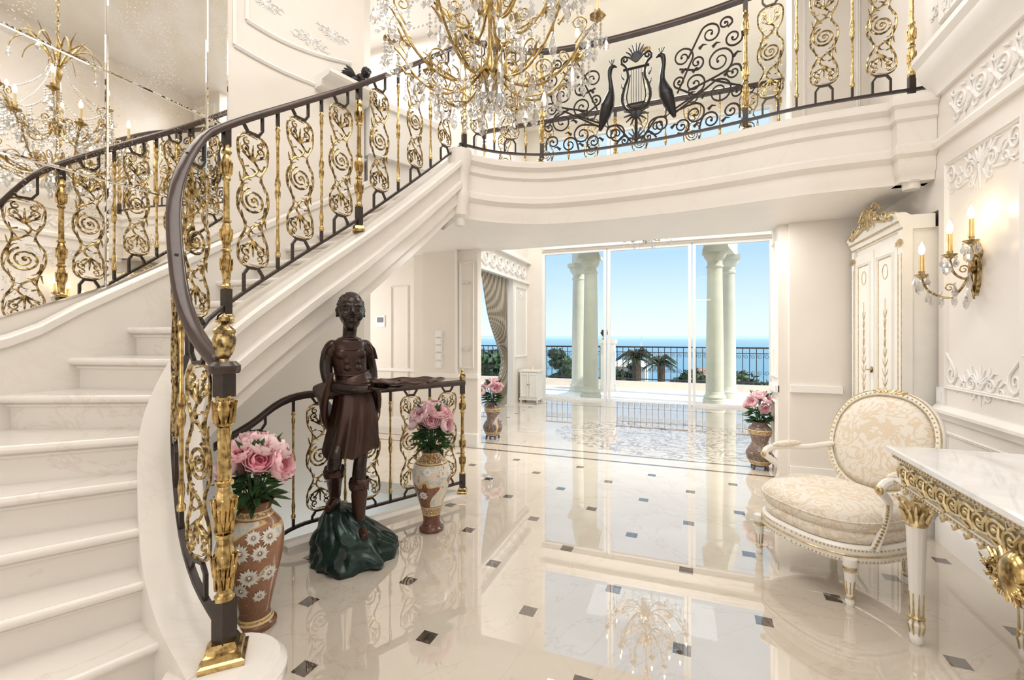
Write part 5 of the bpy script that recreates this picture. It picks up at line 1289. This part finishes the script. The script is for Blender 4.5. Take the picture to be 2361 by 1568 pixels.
def palm(label, px, py, t, r, seed):
    p = at(px, py, t); rnd = random.Random(seed); tt = thing('palm_tree', label, 'palm tree', (p.x, p.y, -9), 0, 'palms below the terrace')
    b = B(); h = p.z+9; b.tube([(0, 0, 0), (.15, 0, h*.5), (0, 0, h)], [.3, .24, .22], 8); build(b, 'trunk', M_bark, tt)
    for k in range(26):
        a = rnd.random()*6.28; el = rnd.uniform(-.2, 1.3); l = r*rnd.uniform(.85, 1.1)
        P = catmull([(0, 0, h), (cos(a)*l*.45*cos(el*.8), sin(a)*l*.45*cos(el*.8), h+l*.5*sin(el)), (cos(a)*l*(.55+.4*cos(el)), sin(a)*l*(.55+.4*cos(el)), h+l*.55*sin(el)-l*.3)], 6)
        b = B(); b.tube(P, [.02, .008], 4)
        for i in range(2, len(P)):
            d = (P[i]-P[i-1]).normalized(); s_ = d.cross(Vector((0, 0, 1))).normalized()
            for sg in (-1, 1):
                for q in (0, .5):
                    o = P[i-1].lerp(P[i], q); b.add([o, o+d*.10+s_*sg*.06, o+d*r*.18+s_*sg*r*.20-Vector((0, 0, r*.10))], [(0, 1, 2)])
        build(b, 'frond', M_palm, tt, smooth=False)
palm('left of the two palms seen through the open doorway', 1466, 826, 26, 1.15, 11)
palm('right of the two palms seen through the open doorway', 1523, 838, 29.5, 1.1, 12)
for i, (px, py, t, w, lab) in enumerate(((1452, 842, 62, 4.5, 'white flat house beyond the railing below the left palm'), (1640, 862, 55, 4.0, 'pale low house behind the right hand column'))):
    p = at(px, py, t); h_ = thing('house', lab, 'house', (p.x, p.y, -22), 0)
    b = B(); b.box(-w/2, w/2, -3, 3, 0, p.z+22); build(b, 'wall', M_house, h_, smooth=False)
    b = B(); b.loft([[(-w/2-.3, -3.3, p.z+22), (w/2+.3, -3.3, p.z+22), (w/2+.3, 3.3, p.z+22), (-w/2-.3, 3.3, p.z+22)], [(-w/2+.8, -.5, p.z+22.7), (w/2-.8, -.5, p.z+22.7), (w/2-.8, .5, p.z+22.7), (-w/2+.8, .5, p.z+22.7)]]); build(b, 'roof', M_house if i == 0 else M_rooft, h_, smooth=False)
    for x in (-w*.3, 0, w*.3): b = B(); b.box(x-.3, x+.3, -3.05, -3.0, p.z+20, p.z+21.3); build(b, 'window', M_screen, h_, smooth=False)
q = at(1478, 766, 900); bo = thing('sailboat', 'tiny white sailboat on the horizon of the sea', 'boat', (q.x, q.y, -26))
b = B(); b.loft([[(-4, -1, 0), (4, -1, 0), (4, 1, 0), (-4, 1, 0)], [(-5, -1.4, 1.5), (6, -.5, 1.5), (6, .5, 1.5), (-5, 1.4, 1.5)]]); build(b, 'hull', M_white, bo, smooth=False)
b = B(); b.add([(-3, 0, 2.5), (3.5, 0, 2.5), (.5, 0, 29), (-3, .1, 2.5), (3.5, .1, 2.5), (.5, .1, 29)], [(0, 1, 2), (3, 5, 4), (0, 3, 4, 1), (1, 4, 5, 2), (2, 5, 3, 0)]); build(b, 'sail', M_white, bo, smooth=False)

# ------------------------------------------------------------------ light, sky, camera
W = bpy.data.worlds.new('World'); bpy.context.scene.world = W; W.use_nodes = True; nt = W.node_tree; nt.nodes.clear()
o = nt.nodes.new('ShaderNodeOutputWorld'); bg = nt.nodes.new('ShaderNodeBackground'); tc = nt.nodes.new('ShaderNodeTexCoord'); sx = nt.nodes.new('ShaderNodeSeparateXYZ')
nt.links.new(tc.outputs['Generated'], sx.inputs[0])
c = RAMP(nt, sx.outputs[2], [(0.0, (0.76, 0.85, 0.89)), (0.05, (0.68, 0.82, 0.92)), (0.17, (0.42, 0.64, 0.91)), (0.30, (0.60, 0.77, 0.93)), (1.0, (0.40, 0.58, 0.88))])
nt.links.new(c, bg.inputs[0]); bg.inputs[1].default_value = 1.25; nt.links.new(bg.outputs[0], o.inputs[0])
def light(name, kind, loc, rot, energy, size=None, size_y=None, col=(1, 1, 1)):
    l = bpy.data.lights.new(name, kind); l.energy = energy; l.color = col
    if kind == 'AREA':
        l.shape = 'RECTANGLE'; l.size = size; l.size_y = size_y or size
    ob = bpy.data.objects.new(name, l); COL.objects.link(ob); ob.location = loc; ob.rotation_euler = rot; return ob
s = light('sun', 'SUN', (0, 0, 10), (0, 0, 0), 5.0, col=(1, .95, .88)); s.data.angle = rad(1)
s.rotation_euler = Vector((-.72, .10, -.80)).to_track_quat('-Z', 'Y').to_euler()
NW = (1, .98, .953)
light('atrium_fill', 'AREA', (-.7, 1.4, 5.66), (0, 0, 0), 124, 3.2, 3.2, NW)  # added fill brightening the atrium from overhead, out of view
light('rear_fill', 'AREA', (-.8, -3.1, 2.6), (rad(90), 0, 0), 66, 4, 3.6, NW)  # added fill behind the camera, facing into the room
light('hall_fill', 'AREA', (-.8, 7.3, 6.34), (0, 0, 0), 250, 3.4, 1.6, NW)  # added overhead fill for the far hall, not a fitting
light('soffit_fill', 'AREA', (-.3, 5.0, 2.64), (0, 0, 0), 38, 2.4, .5, NW)  # added fill lifting the space under the balcony
light('passage_fill', 'AREA', (-5.8, 4.9, 1.6), (0, rad(-90), 0), 36, 1.6, 1.2, NW)  # added fill for the passage, unseen behind the stairs
light('landing_fill', 'AREA', (-4, 4.8, 5.64), (0, 0, 0), 40, 1.5, .8, NW)  # unseen fill added above the upper landing
cam = bpy.data.cameras.new('Camera'); cam.lens = F/2361*36; cam.sensor_width = 36; cam.shift_y = -11/2361; cam.clip_end = 30000; cam.clip_start = .05
co = bpy.data.objects.new('Camera', cam); COL.objects.link(co); co.location = (0, 0, HC); co.rotation_euler = (rad(90), 0, TH)
bpy.context.scene.camera = co
vs = bpy.context.scene.view_settings
vs.view_transform = 'Standard'; vs.exposure = 0.0
